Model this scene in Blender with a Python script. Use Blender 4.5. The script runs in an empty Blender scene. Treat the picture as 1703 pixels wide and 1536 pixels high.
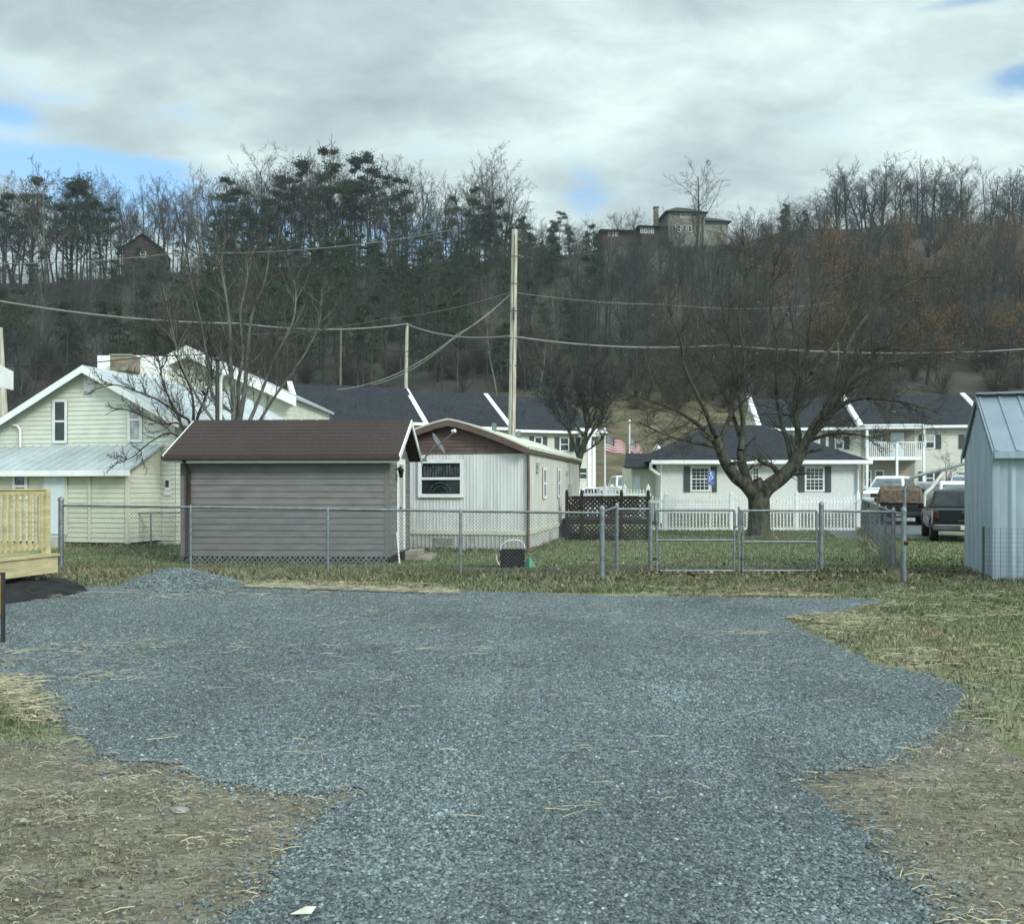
import bpy, math, random
import numpy as np
from mathutils import Vector
R = math.radians
scene = bpy.context.scene
COL = scene.collection
# ------------------------------------------------------------------ camera
F = 1500.0                       # focal length in photo pixels (photo 1703 wide)
CX, HY, EYE = 851.5, 811.0, 1.5  # principal column, horizon row, eye height
cam = bpy.data.cameras.new('camera'); camo = bpy.data.objects.new('camera', cam); COL.objects.link(camo)
camo.location = (0, 0, EYE); camo.rotation_euler = (R(90), 0, 0)
cam.sensor_width = 36; cam.lens = 36*F/1703; cam.shift_y = (HY-768)/1703
cam.clip_start = .1; cam.clip_end = 6000
scene.camera = camo
# ------------------------------------------------------------------ sun and sky
SUN_AZ, SUN_EL = R(136), R(30)    # clockwise from +Y: sun to the right, slightly behind the camera
sd = Vector((math.sin(SUN_AZ)*math.cos(SUN_EL), math.cos(SUN_AZ)*math.cos(SUN_EL), math.sin(SUN_EL)))
sl = bpy.data.lights.new('sun', 'SUN'); sl.energy = 2.0; sl.angle = R(13); sl.color = (1, .98, .92)
slo = bpy.data.objects.new('sun', sl); COL.objects.link(slo)
slo.rotation_euler = sd.to_track_quat('Z', 'Y').to_euler(); slo.location = (30, -10, 30)
world = bpy.data.worlds.new('World'); scene.world = world; world.use_nodes = True
wt = world.node_tree; wt.nodes.clear()
def wn(t, **k):
    n = wt.nodes.new(t)
    for a, b in k.items(): setattr(n, a, b)
    return n
def wmath(op, a, b=None, c=None):
    n = wn('ShaderNodeMath', operation=op)
    for i, v in enumerate((a, b, c)):
        if v is None: continue
        if isinstance(v, (int, float)): n.inputs[i].default_value = v
        else: wt.links.new(v, n.inputs[i])
    return n.outputs[0]
sky = wn('ShaderNodeTexSky', sky_type='NISHITA', sun_disc=False, sun_elevation=SUN_EL, sun_rotation=SUN_AZ)
tc = wn('ShaderNodeTexCoord'); sx = wn('ShaderNodeSeparateXYZ'); wt.links.new(tc.outputs['Generated'], sx.inputs[0])
dx, dy, dz = sx.outputs
# clouds: noise on a flat layer above the land, so they flatten towards the horizon
zz = wmath('ADD', wmath('MAXIMUM', dz, 0.0), 0.28)
cv = wn('ShaderNodeCombineXYZ')
wt.links.new(wmath('DIVIDE', dx, zz), cv.inputs[0]); wt.links.new(wmath('DIVIDE', dy, zz), cv.inputs[1])
def noise(scale, det, rough, dist=0.0, off=(0, 0, 0), stretch=(1, 1, 1)):
    m = wn('ShaderNodeMapping'); m.inputs['Location'].default_value = off; m.inputs['Scale'].default_value = stretch
    wt.links.new(cv.outputs[0], m.inputs[0])
    n = wn('ShaderNodeTexNoise'); n.inputs['Scale'].default_value = scale; n.inputs['Detail'].default_value = det
    n.inputs['Roughness'].default_value = rough; n.inputs['Distortion'].default_value = dist
    wt.links.new(m.outputs[0], n.inputs['Vector']); return n.outputs['Fac']
n1 = noise(1.1, 6, .52, .25, (3.1, 1.7, 0), (1, 1.5, 1))
n2 = noise(2.6, 5, .55, .2, (7.3, 4.2, 0), (1, 1.4, 1))
n3 = noise(7.5, 6, .6, .3, (1.3, 9.2, 0), (1, 1.5, 1))
az = wmath('ARCTAN2', dx, dy); el = wmath('ARCSINE', dz)
ae = wn('ShaderNodeCombineXYZ'); wt.links.new(az, ae.inputs[0]); wt.links.new(el, ae.inputs[1])
def blobs(L):
    s = None
    for px, py, wx, wy, amp in L:
        a0 = math.atan((px-CX)/F); e0 = math.atan((HY-py)/math.hypot(F, px-CX))
        v = wn('ShaderNodeVectorMath', operation='MULTIPLY_ADD'); wt.links.new(ae.outputs[0], v.inputs[0]); v.inputs[1].default_value = (F/wx, F/wy, 0); v.inputs[2].default_value = (-a0*F/wx, -e0*F/wy, 0)
        d = wn('ShaderNodeVectorMath', operation='DOT_PRODUCT'); wt.links.new(v.outputs[0], d.inputs[0]); wt.links.new(v.outputs[0], d.inputs[1])
        o = wmath('POWER', math.exp(-1), d.outputs['Value'])
        s = wmath('MULTIPLY', o, amp) if s is None else wmath('MULTIPLY_ADD', o, amp, s)
    return s
# gaps of blue between the clouds
gap = blobs([(5, 188, 60, 16, .75), (150, 275, 170, 34, .85), (-30, 268, 90, 26, .4), (250, 345, 230, 58, .95), (965, 315, 62, 42, .8),
             (1010, 345, 70, 26, .5), (1705, 125, 60, 24, .85), (1150, 0, 120, 10, .45), (1600, 2, 130, 9, .4), (1310, 195, 120, 20, .3), (620, 400, 160, 60, .5)])
gapn = wmath('ADD', gap, wmath('ADD', wmath('MULTIPLY', wmath('SUBTRACT', n2, .5), 2.6), wmath('MULTIPLY', wmath('SUBTRACT', n3, .5), 1.3)))
gr = wn('ShaderNodeMapRange', interpolation_type='SMOOTHSTEP'); gr.inputs[1].default_value = .22; gr.inputs[2].default_value = 1.05
wt.links.new(gapn, gr.inputs[0]); gr.inputs[4].default_value = .88
# light and dark masses of cloud
lum = blobs([(1350, 70, 400, 60, .40), (1640, 215, 240, 80, .48), (900, 95, 240, 36, .22), (1000, 200, 120, 50, .3), (330, 110, 200, 50, .15),
             (60, 120, 110, 40, .3), (30, 225, 60, 25, .4), (370, 262, 90, 26, .45), (330, 215, 420, 45, -.10), (180, 20, 330, 60, -.13), (620, 175, 260, 60, -.12), (1250, 275, 240, 34, -.18),
             (620, 25, 130, 30, -.1), (960, 5, 120, 30, .15), (1250, 205, 160, 30, -.12), (900, 250, 200, 35, .1), (860, 390, 120, 60, .25)])
lumn = wmath('ADD', wmath('ADD', .47, lum), wmath('ADD', wmath('MULTIPLY', wmath('SUBTRACT', n1, .5), 1.1), wmath('ADD', wmath('MULTIPLY', wmath('SUBTRACT', n2, .5), 1.1), wmath('MULTIPLY', wmath('SUBTRACT', n3, .5), 1.0))))
cr = wn('ShaderNodeValToRGB'); wt.links.new(lumn, cr.inputs[0])
E = cr.color_ramp.elements
E[0].position = .05; E[0].color = (.33, .41, .44, 1); E[1].position = 1.0; E[1].color = (.66, .79, .765, 1)
e = E.new(.45); e.color = (.44, .54, .56, 1)
# scale sky to a background strength within 0.05-0.15: clouds are given relative to it
BG = .1
skym = wn('ShaderNodeVectorMath', operation='MULTIPLY'); wt.links.new(sky.outputs[0], skym.inputs[0]); skym.inputs[1].default_value = (1.25, 1.62, 1.75)
cm = wn('ShaderNodeVectorMath', operation='SCALE'); wt.links.new(cr.outputs[0], cm.inputs[0])
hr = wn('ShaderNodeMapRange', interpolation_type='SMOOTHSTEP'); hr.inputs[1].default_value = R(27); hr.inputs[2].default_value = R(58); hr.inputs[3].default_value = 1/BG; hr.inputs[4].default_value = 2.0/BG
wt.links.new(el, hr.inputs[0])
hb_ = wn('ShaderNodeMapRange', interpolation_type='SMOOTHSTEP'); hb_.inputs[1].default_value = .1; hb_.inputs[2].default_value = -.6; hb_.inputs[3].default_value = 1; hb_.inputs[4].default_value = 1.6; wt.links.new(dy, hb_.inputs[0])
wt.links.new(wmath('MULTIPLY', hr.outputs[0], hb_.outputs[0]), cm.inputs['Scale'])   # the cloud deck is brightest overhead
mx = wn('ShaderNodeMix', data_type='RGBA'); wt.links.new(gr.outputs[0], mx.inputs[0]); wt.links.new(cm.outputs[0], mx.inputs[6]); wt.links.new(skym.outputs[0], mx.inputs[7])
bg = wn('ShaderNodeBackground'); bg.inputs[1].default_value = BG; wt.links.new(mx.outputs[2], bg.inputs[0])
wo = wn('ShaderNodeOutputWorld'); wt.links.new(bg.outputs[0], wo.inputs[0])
scene.view_settings.view_transform = 'Standard'; scene.view_settings.look = 'None'
scene.view_settings.exposure = 0.38; scene.view_settings.gamma = 1
scene.cycles.max_bounces = 4; scene.cycles.diffuse_bounces = 2; scene.cycles.glossy_bounces = 2; scene.cycles.transparent_max_bounces = 4
scene.cycles.caustics_reflective = False; scene.cycles.caustics_refractive = False
# ------------------------------------------------------------------ helpers
def W(px, py, D): return Vector(((px-CX)*D/F, D, EYE-(py-HY)*D/F))
def G(px, py, z=0.0):
    D = (EYE-z)*F/(py-HY); return Vector(((px-CX)*D/F, D, z))
def X(px, D): return (px-CX)*D/F
def Z(py, D): return EYE-(py-HY)*D/F
MATS = {}
def mat(name, col, rough=.8, metal=0.0, var=.12, scale=6.0, bump=0.0, bscale=40.0, col2=None, spec=.3, stretch=(1, 1, 1), attr=None, det=4, dirt=None, lo=.35, hi=.65, trans=0):
    """Principled material with two-scale noise variation of the base colour and optional bump."""
    m = bpy.data.materials.new(name); m.use_nodes = True; nt = m.node_tree; nt.nodes.clear(); L = nt.links.new
    o = nt.nodes.new('ShaderNodeOutputMaterial'); b = nt.nodes.new('ShaderNodeBsdfPrincipled'); L(b.outputs[0], o.inputs[0])
    b.inputs['Roughness'].default_value = rough; b.inputs['Metallic'].default_value = metal; b.inputs['Specular IOR Level'].default_value = spec
    t = nt.nodes.new('ShaderNodeTexCoord'); mp = nt.nodes.new('ShaderNodeMapping'); L(t.outputs['Object'], mp.inputs[0]); mp.inputs['Scale'].default_value = stretch
    n = nt.nodes.new('ShaderNodeTexNoise'); n.inputs['Scale'].default_value = scale; n.inputs['Detail'].default_value = det; n.inputs['Roughness'].default_value = .6
    L(mp.outputs[0], n.inputs['Vector'])
    if col2 is None:
        c1 = tuple(max(0, c*(1-var*1.6)) for c in col); c2 = tuple(min(1, c*(1+var*1.2)) for c in col)
    else: c1, c2 = col, col2
    mr = nt.nodes.new('ShaderNodeMapRange'); mr.inputs[1].default_value = lo; mr.inputs[2].default_value = hi; L(n.outputs['Fac'], mr.inputs[0])
    mix = nt.nodes.new('ShaderNodeMix'); mix.data_type = 'RGBA'; L(mr.outputs[0], mix.inputs[0])
    mix.inputs[6].default_value = (*c1, 1); mix.inputs[7].default_value = (*c2, 1); cur = mix.outputs[2]
    if dirt:
        dc, ds, dlo, dhi = dirt
        n3 = nt.nodes.new('ShaderNodeTexNoise'); n3.inputs['Scale'].default_value = ds; n3.inputs['Detail'].default_value = 4; n3.inputs['Roughness'].default_value = .65; L(mp.outputs[0], n3.inputs['Vector'])
        m3 = nt.nodes.new('ShaderNodeMapRange'); m3.inputs[1].default_value = dlo; m3.inputs[2].default_value = dhi; L(n3.outputs['Fac'], m3.inputs[0])
        x3 = nt.nodes.new('ShaderNodeMix'); x3.data_type = 'RGBA'; L(m3.outputs[0], x3.inputs[0]); L(cur, x3.inputs[6]); x3.inputs[7].default_value = (*dc, 1); cur = x3.outputs[2]
    if attr:
        a = nt.nodes.new('ShaderNodeAttribute'); a.attribute_name = attr
        x4 = nt.nodes.new('ShaderNodeMix'); x4.data_type = 'RGBA'; x4.blend_type = 'MULTIPLY'; x4.inputs[0].default_value = 1; L(cur, x4.inputs[6]); L(a.outputs['Color'], x4.inputs[7]); cur = x4.outputs[2]
    L(cur, b.inputs['Base Color'])
    if bump:
        n2 = nt.nodes.new('ShaderNodeTexNoise'); n2.inputs['Scale'].default_value = bscale; n2.inputs['Detail'].default_value = 5; L(mp.outputs[0], n2.inputs['Vector'])
        bp = nt.nodes.new('ShaderNodeBump'); bp.inputs['Strength'].default_value = bump; bp.inputs['Distance'].default_value = .02; L(n2.outputs['Fac'], bp.inputs['Height']); L(bp.outputs[0], b.inputs['Normal'])
    MATS[name] = m; return m
def glass(name, col=(.02, .03, .035), rough=.06, spec=.6):
    return mat(name, col, rough, 0, .3, 3, spec=spec)
class MB:
    def __init__(s): s.v = []; s.f = []; s.mi = []; s.sm = []; s.cur = 0; s.grp = []
    def add(s, vs, fs, smooth=False):
        b = len(s.v); s.v += [tuple(v) for v in vs]; s.grp.append((b, len(s.v), len(s.f), len(s.f)+len(fs)))
        for f in fs: s.f.append(tuple(b+i for i in f)); s.mi.append(s.cur); s.sm.append(smooth)
        return s
    def box(s, x0, x1, y0, y1, z0, z1):
        vs = [(x, y, z) for z in (z0, z1) for y in (y0, y1) for x in (x0, x1)]
        return s.add(vs, [(0, 2, 3, 1), (4, 5, 7, 6), (0, 1, 5, 4), (2, 6, 7, 3), (0, 4, 6, 2), (1, 3, 7, 5)])
    def quad(s, *p): return s.add(p, [tuple(range(len(p)))])
    def bar(s, p, q, w, h, up=(0, 0, 1)):
        p, q = Vector(p), Vector(q); d = (q-p).normalized(); a = d.cross(Vector(up))
        if a.length < 1e-4: a = d.cross(Vector((1, 0, 0)))
        a.normalize(); b = a.cross(d); a *= w/2; b *= h/2
        vs = [c+e for c in (p, q) for e in (-a-b, a-b, a+b, -a+b)]
        return s.add(vs, [(3, 2, 1, 0), (4, 5, 6, 7), (0, 1, 5, 4), (1, 2, 6, 5), (2, 3, 7, 6), (3, 0, 4, 7)])
    def tube(s, pts, r, n=8, caps=True):
        pts = [Vector(p) for p in pts]; rs = r if isinstance(r, (list, tuple)) else [r]*len(pts); vs = []; fs = []
        a = None
        for i, p in enumerate(pts):
            d = (pts[min(i+1, len(pts)-1)]-pts[max(i-1, 0)]).normalized()
            if a is None:
                a = d.cross(Vector((0, 0, 1)))
                if a.length < 1e-3: a = d.cross(Vector((1, 0, 0)))
            a = (a-d*a.dot(d)).normalized(); b = d.cross(a)
            for k in range(n):
                t = 2*math.pi*k/n; vs.append(p+(a*math.cos(t)+b*math.sin(t))*rs[i])
        for i in range(len(pts)-1):
            for k in range(n):
                k2 = (k+1) % n; fs.append((i*n+k, i*n+k2, (i+1)*n+k2, (i+1)*n+k))
        s.add(vs, fs, True)
        if caps: s.add(vs[:n], [tuple(range(n))[::-1]]); s.add(vs[-n:], [tuple(range(n))])
        return s
    def lathe(s, c, prof, n=16, smooth=True):
        vs = []; fs = []
        for r, z in prof:
            for k in range(n):
                t = 2*math.pi*k/n; vs.append((c[0]+r*math.cos(t), c[1]+r*math.sin(t), c[2]+z))
        for i in range(len(prof)-1):
            for k in range(n):
                k2 = (k+1) % n; fs.append((i*n+k, i*n+k2, (i+1)*n+k2, (i+1)*n+k))
        return s.add(vs, fs, smooth)
    def slab(s, poly, off):
        """closed slab: polygon (list of points) and the same moved by off"""
        n = len(poly); p = [Vector(q) for q in poly]; o = Vector(off); vs = p+[q+o for q in p]
        fs = [tuple(range(n))[::-1], tuple(range(n, 2*n))]+[(i, (i+1) % n, n+(i+1) % n, n+i) for i in range(n)]
        return s.add(vs, fs)
    def each(s, name, mats, parent=None, bevel=0):
        """one object per added shape"""
        out = []
        for (a, b, fa_, fb_) in s.grp:
            q = MB(); q.v = s.v[a:b]; q.f = [tuple(i-a for i in f) for f in s.f[fa_:fb_]]; q.mi = s.mi[fa_:fb_]; q.sm = s.sm[fa_:fb_]; out.append(q.build(name, mats, parent, bevel))
        return out
    def build(s, name, mats, parent=None, bevel=0, loc=None):
        me = bpy.data.meshes.new(name); me.from_pydata(s.v, [], s.f)
        for m in (mats if isinstance(mats, (list, tuple)) else [mats]): me.materials.append(MATS[m] if isinstance(m, str) else m)
        me.polygons.foreach_set('material_index', s.mi); me.polygons.foreach_set('use_smooth', s.sm); me.update()
        o = bpy.data.objects.new(name, me); COL.objects.link(o)
        if parent: o.parent = parent
        if loc is not None: o.location = loc
        if bevel:
            b = o.modifiers.new('bevel', 'BEVEL'); b.width = bevel; b.segments = 2; b.limit_method = 'ANGLE'; b.angle_limit = R(35)
        return o
def tag(o, label=None, cat=None, group=None, kind=None):
    for k, v in (('label', label), ('category', cat), ('group', group), ('kind', kind)):
        if v: o[k] = v
    return o
def thing(name, label, cat, loc=(0, 0, 0), rz=0, group=None):
    o = bpy.data.objects.new(name, None); COL.objects.link(o); o.empty_display_size = .3
    o.location = loc; o.rotation_euler = (0, 0, rz); return tag(o, label, cat, group)
def npmesh(name, V, Fq, mats, mi=None, parent=None, smooth=False, colors=None, n=4):
    """fast mesh from numpy arrays; Fq is (m, n) with one face size"""
    me = bpy.data.meshes.new(name); V = np.asarray(V, dtype=np.float32); Fq = np.asarray(Fq, dtype=np.int32)
    m, n = Fq.shape
    me.vertices.add(len(V)); me.vertices.foreach_set('co', V.ravel())
    me.loops.add(m*n); me.loops.foreach_set('vertex_index', Fq.ravel())
    me.polygons.add(m); me.polygons.foreach_set('loop_start', np.arange(0, m*n, n, dtype=np.int32))
    for q in mats: me.materials.append(MATS[q])
    if mi is not None: me.polygons.foreach_set('material_index', np.asarray(mi, dtype=np.int32))
    if smooth: me.polygons.foreach_set('use_smooth', np.ones(m, dtype=bool))
    if colors is not None:
        ca = me.color_attributes.new('tint', 'FLOAT_COLOR', 'POINT'); c = np.ones((len(V), 4), dtype=np.float32); c[:, :3] = colors
        ca.data.foreach_set('color', c.ravel())
    me.update(calc_edges=True); 
    o = bpy.data.objects.new(name, me); COL.objects.link(o)
    if parent: o.parent = parent
    return o
def copy_tree(o, parent=None):
    c = o.copy(); COL.objects.link(c); c.parent = parent
    for ch in o.children: copy_tree(ch, c)
    return c
# siding made of real overlapping courses on a plane y = y0 facing -y (or any 2-axis frame)
def siding(mb, org, ud, z0, z1, pitch, proud, span, nrm):
    """courses from z0 to z1; span(z) -> (u0, u1); ud unit vector along wall, nrm outward"""
    org, ud, nrm = Vector(org), Vector(ud), Vector(nrm); z = z0
    while z < z1-1e-4:
        zt = min(z+pitch, z1); a0, a1 = span(z+1e-3); b0, b1 = span(zt-1e-3)
        if a1-a0 > .02:
            if b1 < b0: b0 = b1 = (b0+b1)/2
            P = lambda u, zz, o: org+ud*u+nrm*o+Vector((0, 0, zz))
            mb.quad(P(a0, z, proud), P(a1, z, proud), P(b1, zt, 0.002), P(b0, zt, 0.002))
            mb.quad(P(a0, z, 0), P(a1, z, 0), P(a1, z, proud), P(a0, z, proud))
        z = zt
def ribs(mb, org, ud, nrm, length, pitch, depth, z0, ztop, flat=.5):
    """vertical corrugation: ztop(u) upper edge, z0 lower edge"""
    org, ud, nrm = Vector(org), Vector(ud), Vector(nrm); n = int(length/pitch); us = []
    for i in range(n):
        b = i*pitch
        us += [(b, 0), (b+pitch*flat, 0), (b+pitch*(flat+.15), depth), (b+pitch*.85, depth)]
    us.append((length, 0))
    zb = z0 if callable(z0) else (lambda u: z0)
    for (u0, o0), (u1, o1) in zip(us[:-1], us[1:]):
        P = lambda u, o, z: org+ud*u+nrm*o+Vector((0, 0, z))
        mb.quad(P(u0, o0, zb(u0)), P(u1, o1, zb(u1)), P(u1, o1, ztop(u1)), P(u0, o0, ztop(u0)))
def window(parent, x0, x1, z0, z1, y=0.0, fw=.06, glassm='glass_dark', frame='vinyl_white', mid=True, grid=None, blind=None, face=(0, -1), name='window', out=.035):
    """window in a wall plane; face (0,-1): plane y=y facing -y; face (1,0): plane x=y facing +x with x0,x1 along y"""
    def B(mb, a0, a1, d0, d1, b0, b1):
        if face == (0, -1): mb.box(a0, a1, y-d1, y-d0, b0, b1)
        elif face == (1, 0): mb.box(y+d0, y+d1, a0, a1, b0, b1)
    w = MB()
    B(w, x0, x1, 0, .012, z0, z1); o = w.build(name, glassm, parent)
    f = MB(); B(f, x0, x1, .0125, out, z0, z0+fw); B(f, x0, x1, .0125, out, z1-fw, z1)
    B(f, x0, x0+fw, .0125, out-.002, z0+fw, z1-fw); B(f, x1-fw, x1, .0125, out-.002, z0+fw, z1-fw)
    if mid:
        zm = (z0+z1)/2; B(f, x0+fw, x1-fw, .0125, out-.006, zm-fw*.35, zm+fw*.35)
    if grid:
        nx, nz = grid
        for i in range(1, nx):
            xx = x0+fw+(x1-x0-2*fw)*i/nx; B(f, xx-.009, xx+.009, .0125, .02, z0+fw, z1-fw)
        for i in range(1, nz):
            z_ = z0+fw+(z1-z0-2*fw)*i/nz; B(f, x0+fw, x1-fw, .0125, .0205, z_-.009, z_+.009)
    f.build('frame', frame, o)
    if blind:
        b = MB(); B(b, x0+fw, x1-fw, .0125, .0135, z1-fw-(z1-z0)*blind, z1-fw); b.build('blind', 'blind', o)
    return o
# ------------------------------------------------------------------ materials
mat('vinyl_white', (.72, .76, .75), .55, var=.05, scale=3, dirt=((.45, .47, .43), 5, .55, .9))
mat('trim_white', (.84, .87, .87), .5, var=.04, scale=4)
mat('shed_siding', (.178, .174, .174), .55, var=.10, scale=2.2, stretch=(1, 1, 4), dirt=((.21, .21, .20), 1.3, .5, .85))
mat('shed_trim', (.165, .16, .155), .6, var=.06)
mat('shed_roof', (.052, .040, .036), .95, var=.22, scale=30.0, bump=.5, bscale=120, dirt=((.038, .029, .027), .7, .4, .85))
mat('gutter_brown', (.045, .032, .028), .5, var=.1)
mat('lattice_grey', (.16, .18, .19), .8, var=.15)
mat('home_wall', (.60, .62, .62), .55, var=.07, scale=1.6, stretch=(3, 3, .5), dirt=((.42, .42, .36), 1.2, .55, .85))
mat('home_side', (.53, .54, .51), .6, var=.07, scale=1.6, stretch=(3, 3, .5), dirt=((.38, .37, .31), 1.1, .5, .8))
mat('home_brown', (.12, .082, .072), .6, var=.12)
mat('home_skirt', (.44, .45, .44), .7, var=.12, scale=2, dirt=((.22, .22, .18), 2, .5, .8))
mat('cream_siding', (.66, .69, .60), .6, var=.05, scale=1.5, dirt=((.52, .53, .43), 1.2, .5, .9))
mat('pale_siding', (.58, .60, .50), .6, var=.05, scale=1.5)
mat('porch_siding', (.60, .61, .51), .6, var=.06, scale=1.5, dirt=((.36, .38, .3), 1.5, .5, .9))
mat('metal_roof', (.55, .60, .62), .38, .25, var=.08, scale=1.2, dirt=((.40, .44, .45), 2.5, .5, .8))
mat('metal_roof_grey', (.47, .53, .54), .42, .25, var=.1, scale=1.2, dirt=((.36, .42, .43), 2.5, .5, .8))
mat('shingle_dark', (.022, .027, .034), .95, var=.35, scale=7, bump=.35, bscale=60, dirt=((.032, .037, .042), .8, .5, .8))
mat('brick_white', (.64, .67, .66), .7, var=.08, scale=9, stretch=(1, 1, 3), bump=.25, bscale=18)
mat('town_cream', (.62, .62, .55), .7, var=.05, scale=1.2)
mat('town_tan', (.33, .31, .26), .7, var=.08, scale=1.2)
mat('shutter', (.07, .085, .09), .6, var=.1)
mat('door_white', (.62, .70, .74), .45, var=.04)
mat('blue_metal', (.33, .41, .48), .5, .25, var=.09, scale=1.4, stretch=(3, 3, .5), dirt=((.24, .29, .33), 1.6, .48, .85))
mat('blue_metal_roof', (.25, .30, .35), .42, .4, var=.08, scale=1.2, dirt=((.2, .25, .29), 1.8, .5, .85))
mat('galv', (.22, .25, .26), .5, .55, var=.15, scale=9)
mat('galv_wire', (.15, .17, .18), .5, .5, var=.1)
mat('steel_dark', (.05, .055, .055), .5, .4)
mat('fence_green', (.03, .05, .04), .6)
mat('lattice_brown', (.022, .017, .014), .85, var=.2)
mat('pine_new', (.50, .45, .26), .75, var=.14, scale=2.5, stretch=(1, 1, 6), dirt=((.38, .30, .13), 6, .62, .8))
mat('pine_old', (.30, .28, .23), .85, var=.2, scale=3)
mat('fabric_black', (.012, .013, .015), .75, var=.4, scale=6, bump=.6, bscale=12)
mat('pole_wood', (.46, .43, .36), .9, var=.22, scale=5, stretch=(3, 3, .3), bump=.4, bscale=30)
mat('pole_grey', (.16, .145, .115), .9, var=.2, scale=5, stretch=(3, 3, .3))
mat('cable', (.10, .11, .11), .7); mat('cable_light', (.19, .20, .185), .7); mat('cable_black', (.02, .02, .022), .6)
mat('bark', (.062, .060, .048), .95, var=.45, scale=9, stretch=(1, 1, .4), bump=.9, bscale=22, dirt=((.075, .085, .045), 2.2, .5, .75))
mat('bark_hill', (.050, .056, .053), .95, var=.3, scale=2)
mat('twig_grey', (.050, .056, .054), .95, var=.25, scale=.6)
mat('twig_brown', (.058, .054, .047), .95, var=.3, scale=.6)
mat('bark_pale', (.135, .137, .125), .9, var=.25, scale=2)
mat('twig_tree', (.080, .070, .060), .95, var=.25, scale=1.2)
mat('twig_pale', (.105, .095, .08), .9, var=.25, scale=1.4)
mat('twig_red', (.088, .076, .068), .9, var=.25, scale=1.4)
mat('leaf_rust', (.24, .145, .065), .85, var=.5, scale=3)
mat('leaf_dead', (.22, .165, .10), .9, var=.45, scale=9)
mat('needles', (.019, .038, .021), .85, col2=(.044, .070, .032), scale=.6)
mat('needles_dark', (.016, .028, .020), .85, col2=(.034, .052, .031), scale=.6)
mat('asphalt', (.15, .165, .175), .9, var=.12, scale=2, bump=.2, bscale=80)
mat('concrete', (.42, .42, .40), .9, var=.1, scale=3)
mat('glass_dark', (.022, .032, .036), .08, 0, .35, 2, spec=.6)
mat('glass_mid', (.10, .13, .14), .1, 0, .4, 3, spec=.6)
mat('glass_floral', (.30, .24, .30), .2, 0, col2=(.5, .52, .52), scale=5, spec=.5)
mat('blind', (.45, .47, .45), .7)
mat('curtain_faint', (.06, .075, .075), .8, var=.4, scale=9)
mat('paint_black', (.012, .014, .017), .22, 0, .1, spec=.6); mat('paint_white', (.70, .72, .72), .3, var=.04, spec=.5)
mat('paint_red', (.22, .03, .03), .3, spec=.5); mat('paint_dark', (.035, .035, .038), .35, spec=.5)
mat('tarp_tan', (.13, .10, .075), .9, var=.3, scale=6, bump=.6, bscale=8)
mat('rubber', (.012, .012, .012), .85); mat('chrome', (.22, .23, .24), .3, .8); mat('plastic_black', (.02, .02, .02), .5)
mat('lamp_red', (.06, .015, .012), .3); mat('lamp_clear', (.5, .5, .48), .2)
mat('flag_red', (.40, .07, .075), .8, var=.1); mat('flag_white', (.62, .62, .60), .8, var=.05); mat('flag_blue', (.02, .03, .075), .8, var=.1)
mat('sign_blue', (.12, .17, .42), .5, var=.05); mat('yellow', (.60, .42, .02), .5, var=.08); mat('sign_amber', (.62, .36, .03), .5, var=.05)
mat('globe', (.75, .76, .70), .3, var=.03); mat('bin_brown', (.020, .016, .018), .8, var=.3, scale=20, bump=.6, bscale=50)
mat('plastic_green', (.10, .34, .22), .5, var=.1); mat('plastic_white', (.70, .72, .70), .45, var=.05)
mat('brick_dark', (.060, .050, .046), .9, var=.25, scale=1.5); mat('stucco_grey', (.25, .25, .21), .9, var=.1, scale=.6)
mat('roof_green', (.028, .036, .032), .8, var=.2); mat('stone_chimney', (.14, .14, .10), .9, var=.25, scale=1.5)
mat('chimney_tan', (.22, .19, .15), .9, var=.25, scale=4); mat('paper', (.62, .60, .50), .8)
mat('gravel_stone', (.128, .156, .162), .85, var=.25, scale=30, attr='tint'); mat('rock', (.28, .28, .25), .9, var=.15)
mat('straw', (.33, .30, .20), .9, var=.3, scale=4, attr='tint')
mat('grass_blade', (.5, .5, .5), .9, var=.15, scale=2, attr='tint')
mat('leaf_litter', (.5, .5, .5), .9, var=.15, scale=5, attr='tint')
# ------------------------------------------------------------------ ground
def vnoise(x, y, seed=0, oct=4):
    """cheap value noise on arrays, 0..1"""
    out = np.zeros_like(x); amp = 1; tot = 0
    for o in range(oct):
        xi = np.floor(x).astype(np.int64); yi = np.floor(y).astype(np.int64); fx = x-xi; fy = y-yi
        fx = fx*fx*(3-2*fx); fy = fy*fy*(3-2*fy)
        def h(a, b):
            n = (a*374761393+b*668265263+(seed+o)*982451653) & 0x7fffffff
            n = ((n ^ (n >> 13))*1274126177) & 0x7fffffff
            return ((n ^ (n >> 16)) & 0xffff)/65535.0
        out += amp*((h(xi, yi)*(1-fx)+h(xi+1, yi)*fx)*(1-fy)+(h(xi, yi+1)*(1-fx)+h(xi+1, yi+1)*fx)*fy)
        tot += amp; amp *= .5; x = x*2.03+11.3; y = y*2.03+5.7
    return out/tot
def inpoly(x, y, poly):
    r = np.zeros(x.shape, bool); n = len(poly)
    for i in range(n):
        x0, y0 = poly[i]; x1, y1 = poly[(i+1) % n]
        c = ((y0 > y) != (y1 > y)) & (x < (x1-x0)*(y-y0)/((y1-y0) if abs(y1-y0) > 1e-9 else 1e-9)+x0); r ^= c
    return r
def dpoly(x, y, poly):
    d = np.full(x.shape, 1e9)
    for i in range(len(poly)):
        x0, y0 = poly[i]; x1, y1 = poly[(i+1) % len(poly)]; vx, vy = x1-x0, y1-y0; l2 = vx*vx+vy*vy+1e-12
        t = np.clip(((x-x0)*vx+(y-y0)*vy)/l2, 0, 1); d = np.minimum(d, (x-x0-t*vx)**2+(y-y0-t*vy)**2)
    return np.sqrt(d)
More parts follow.
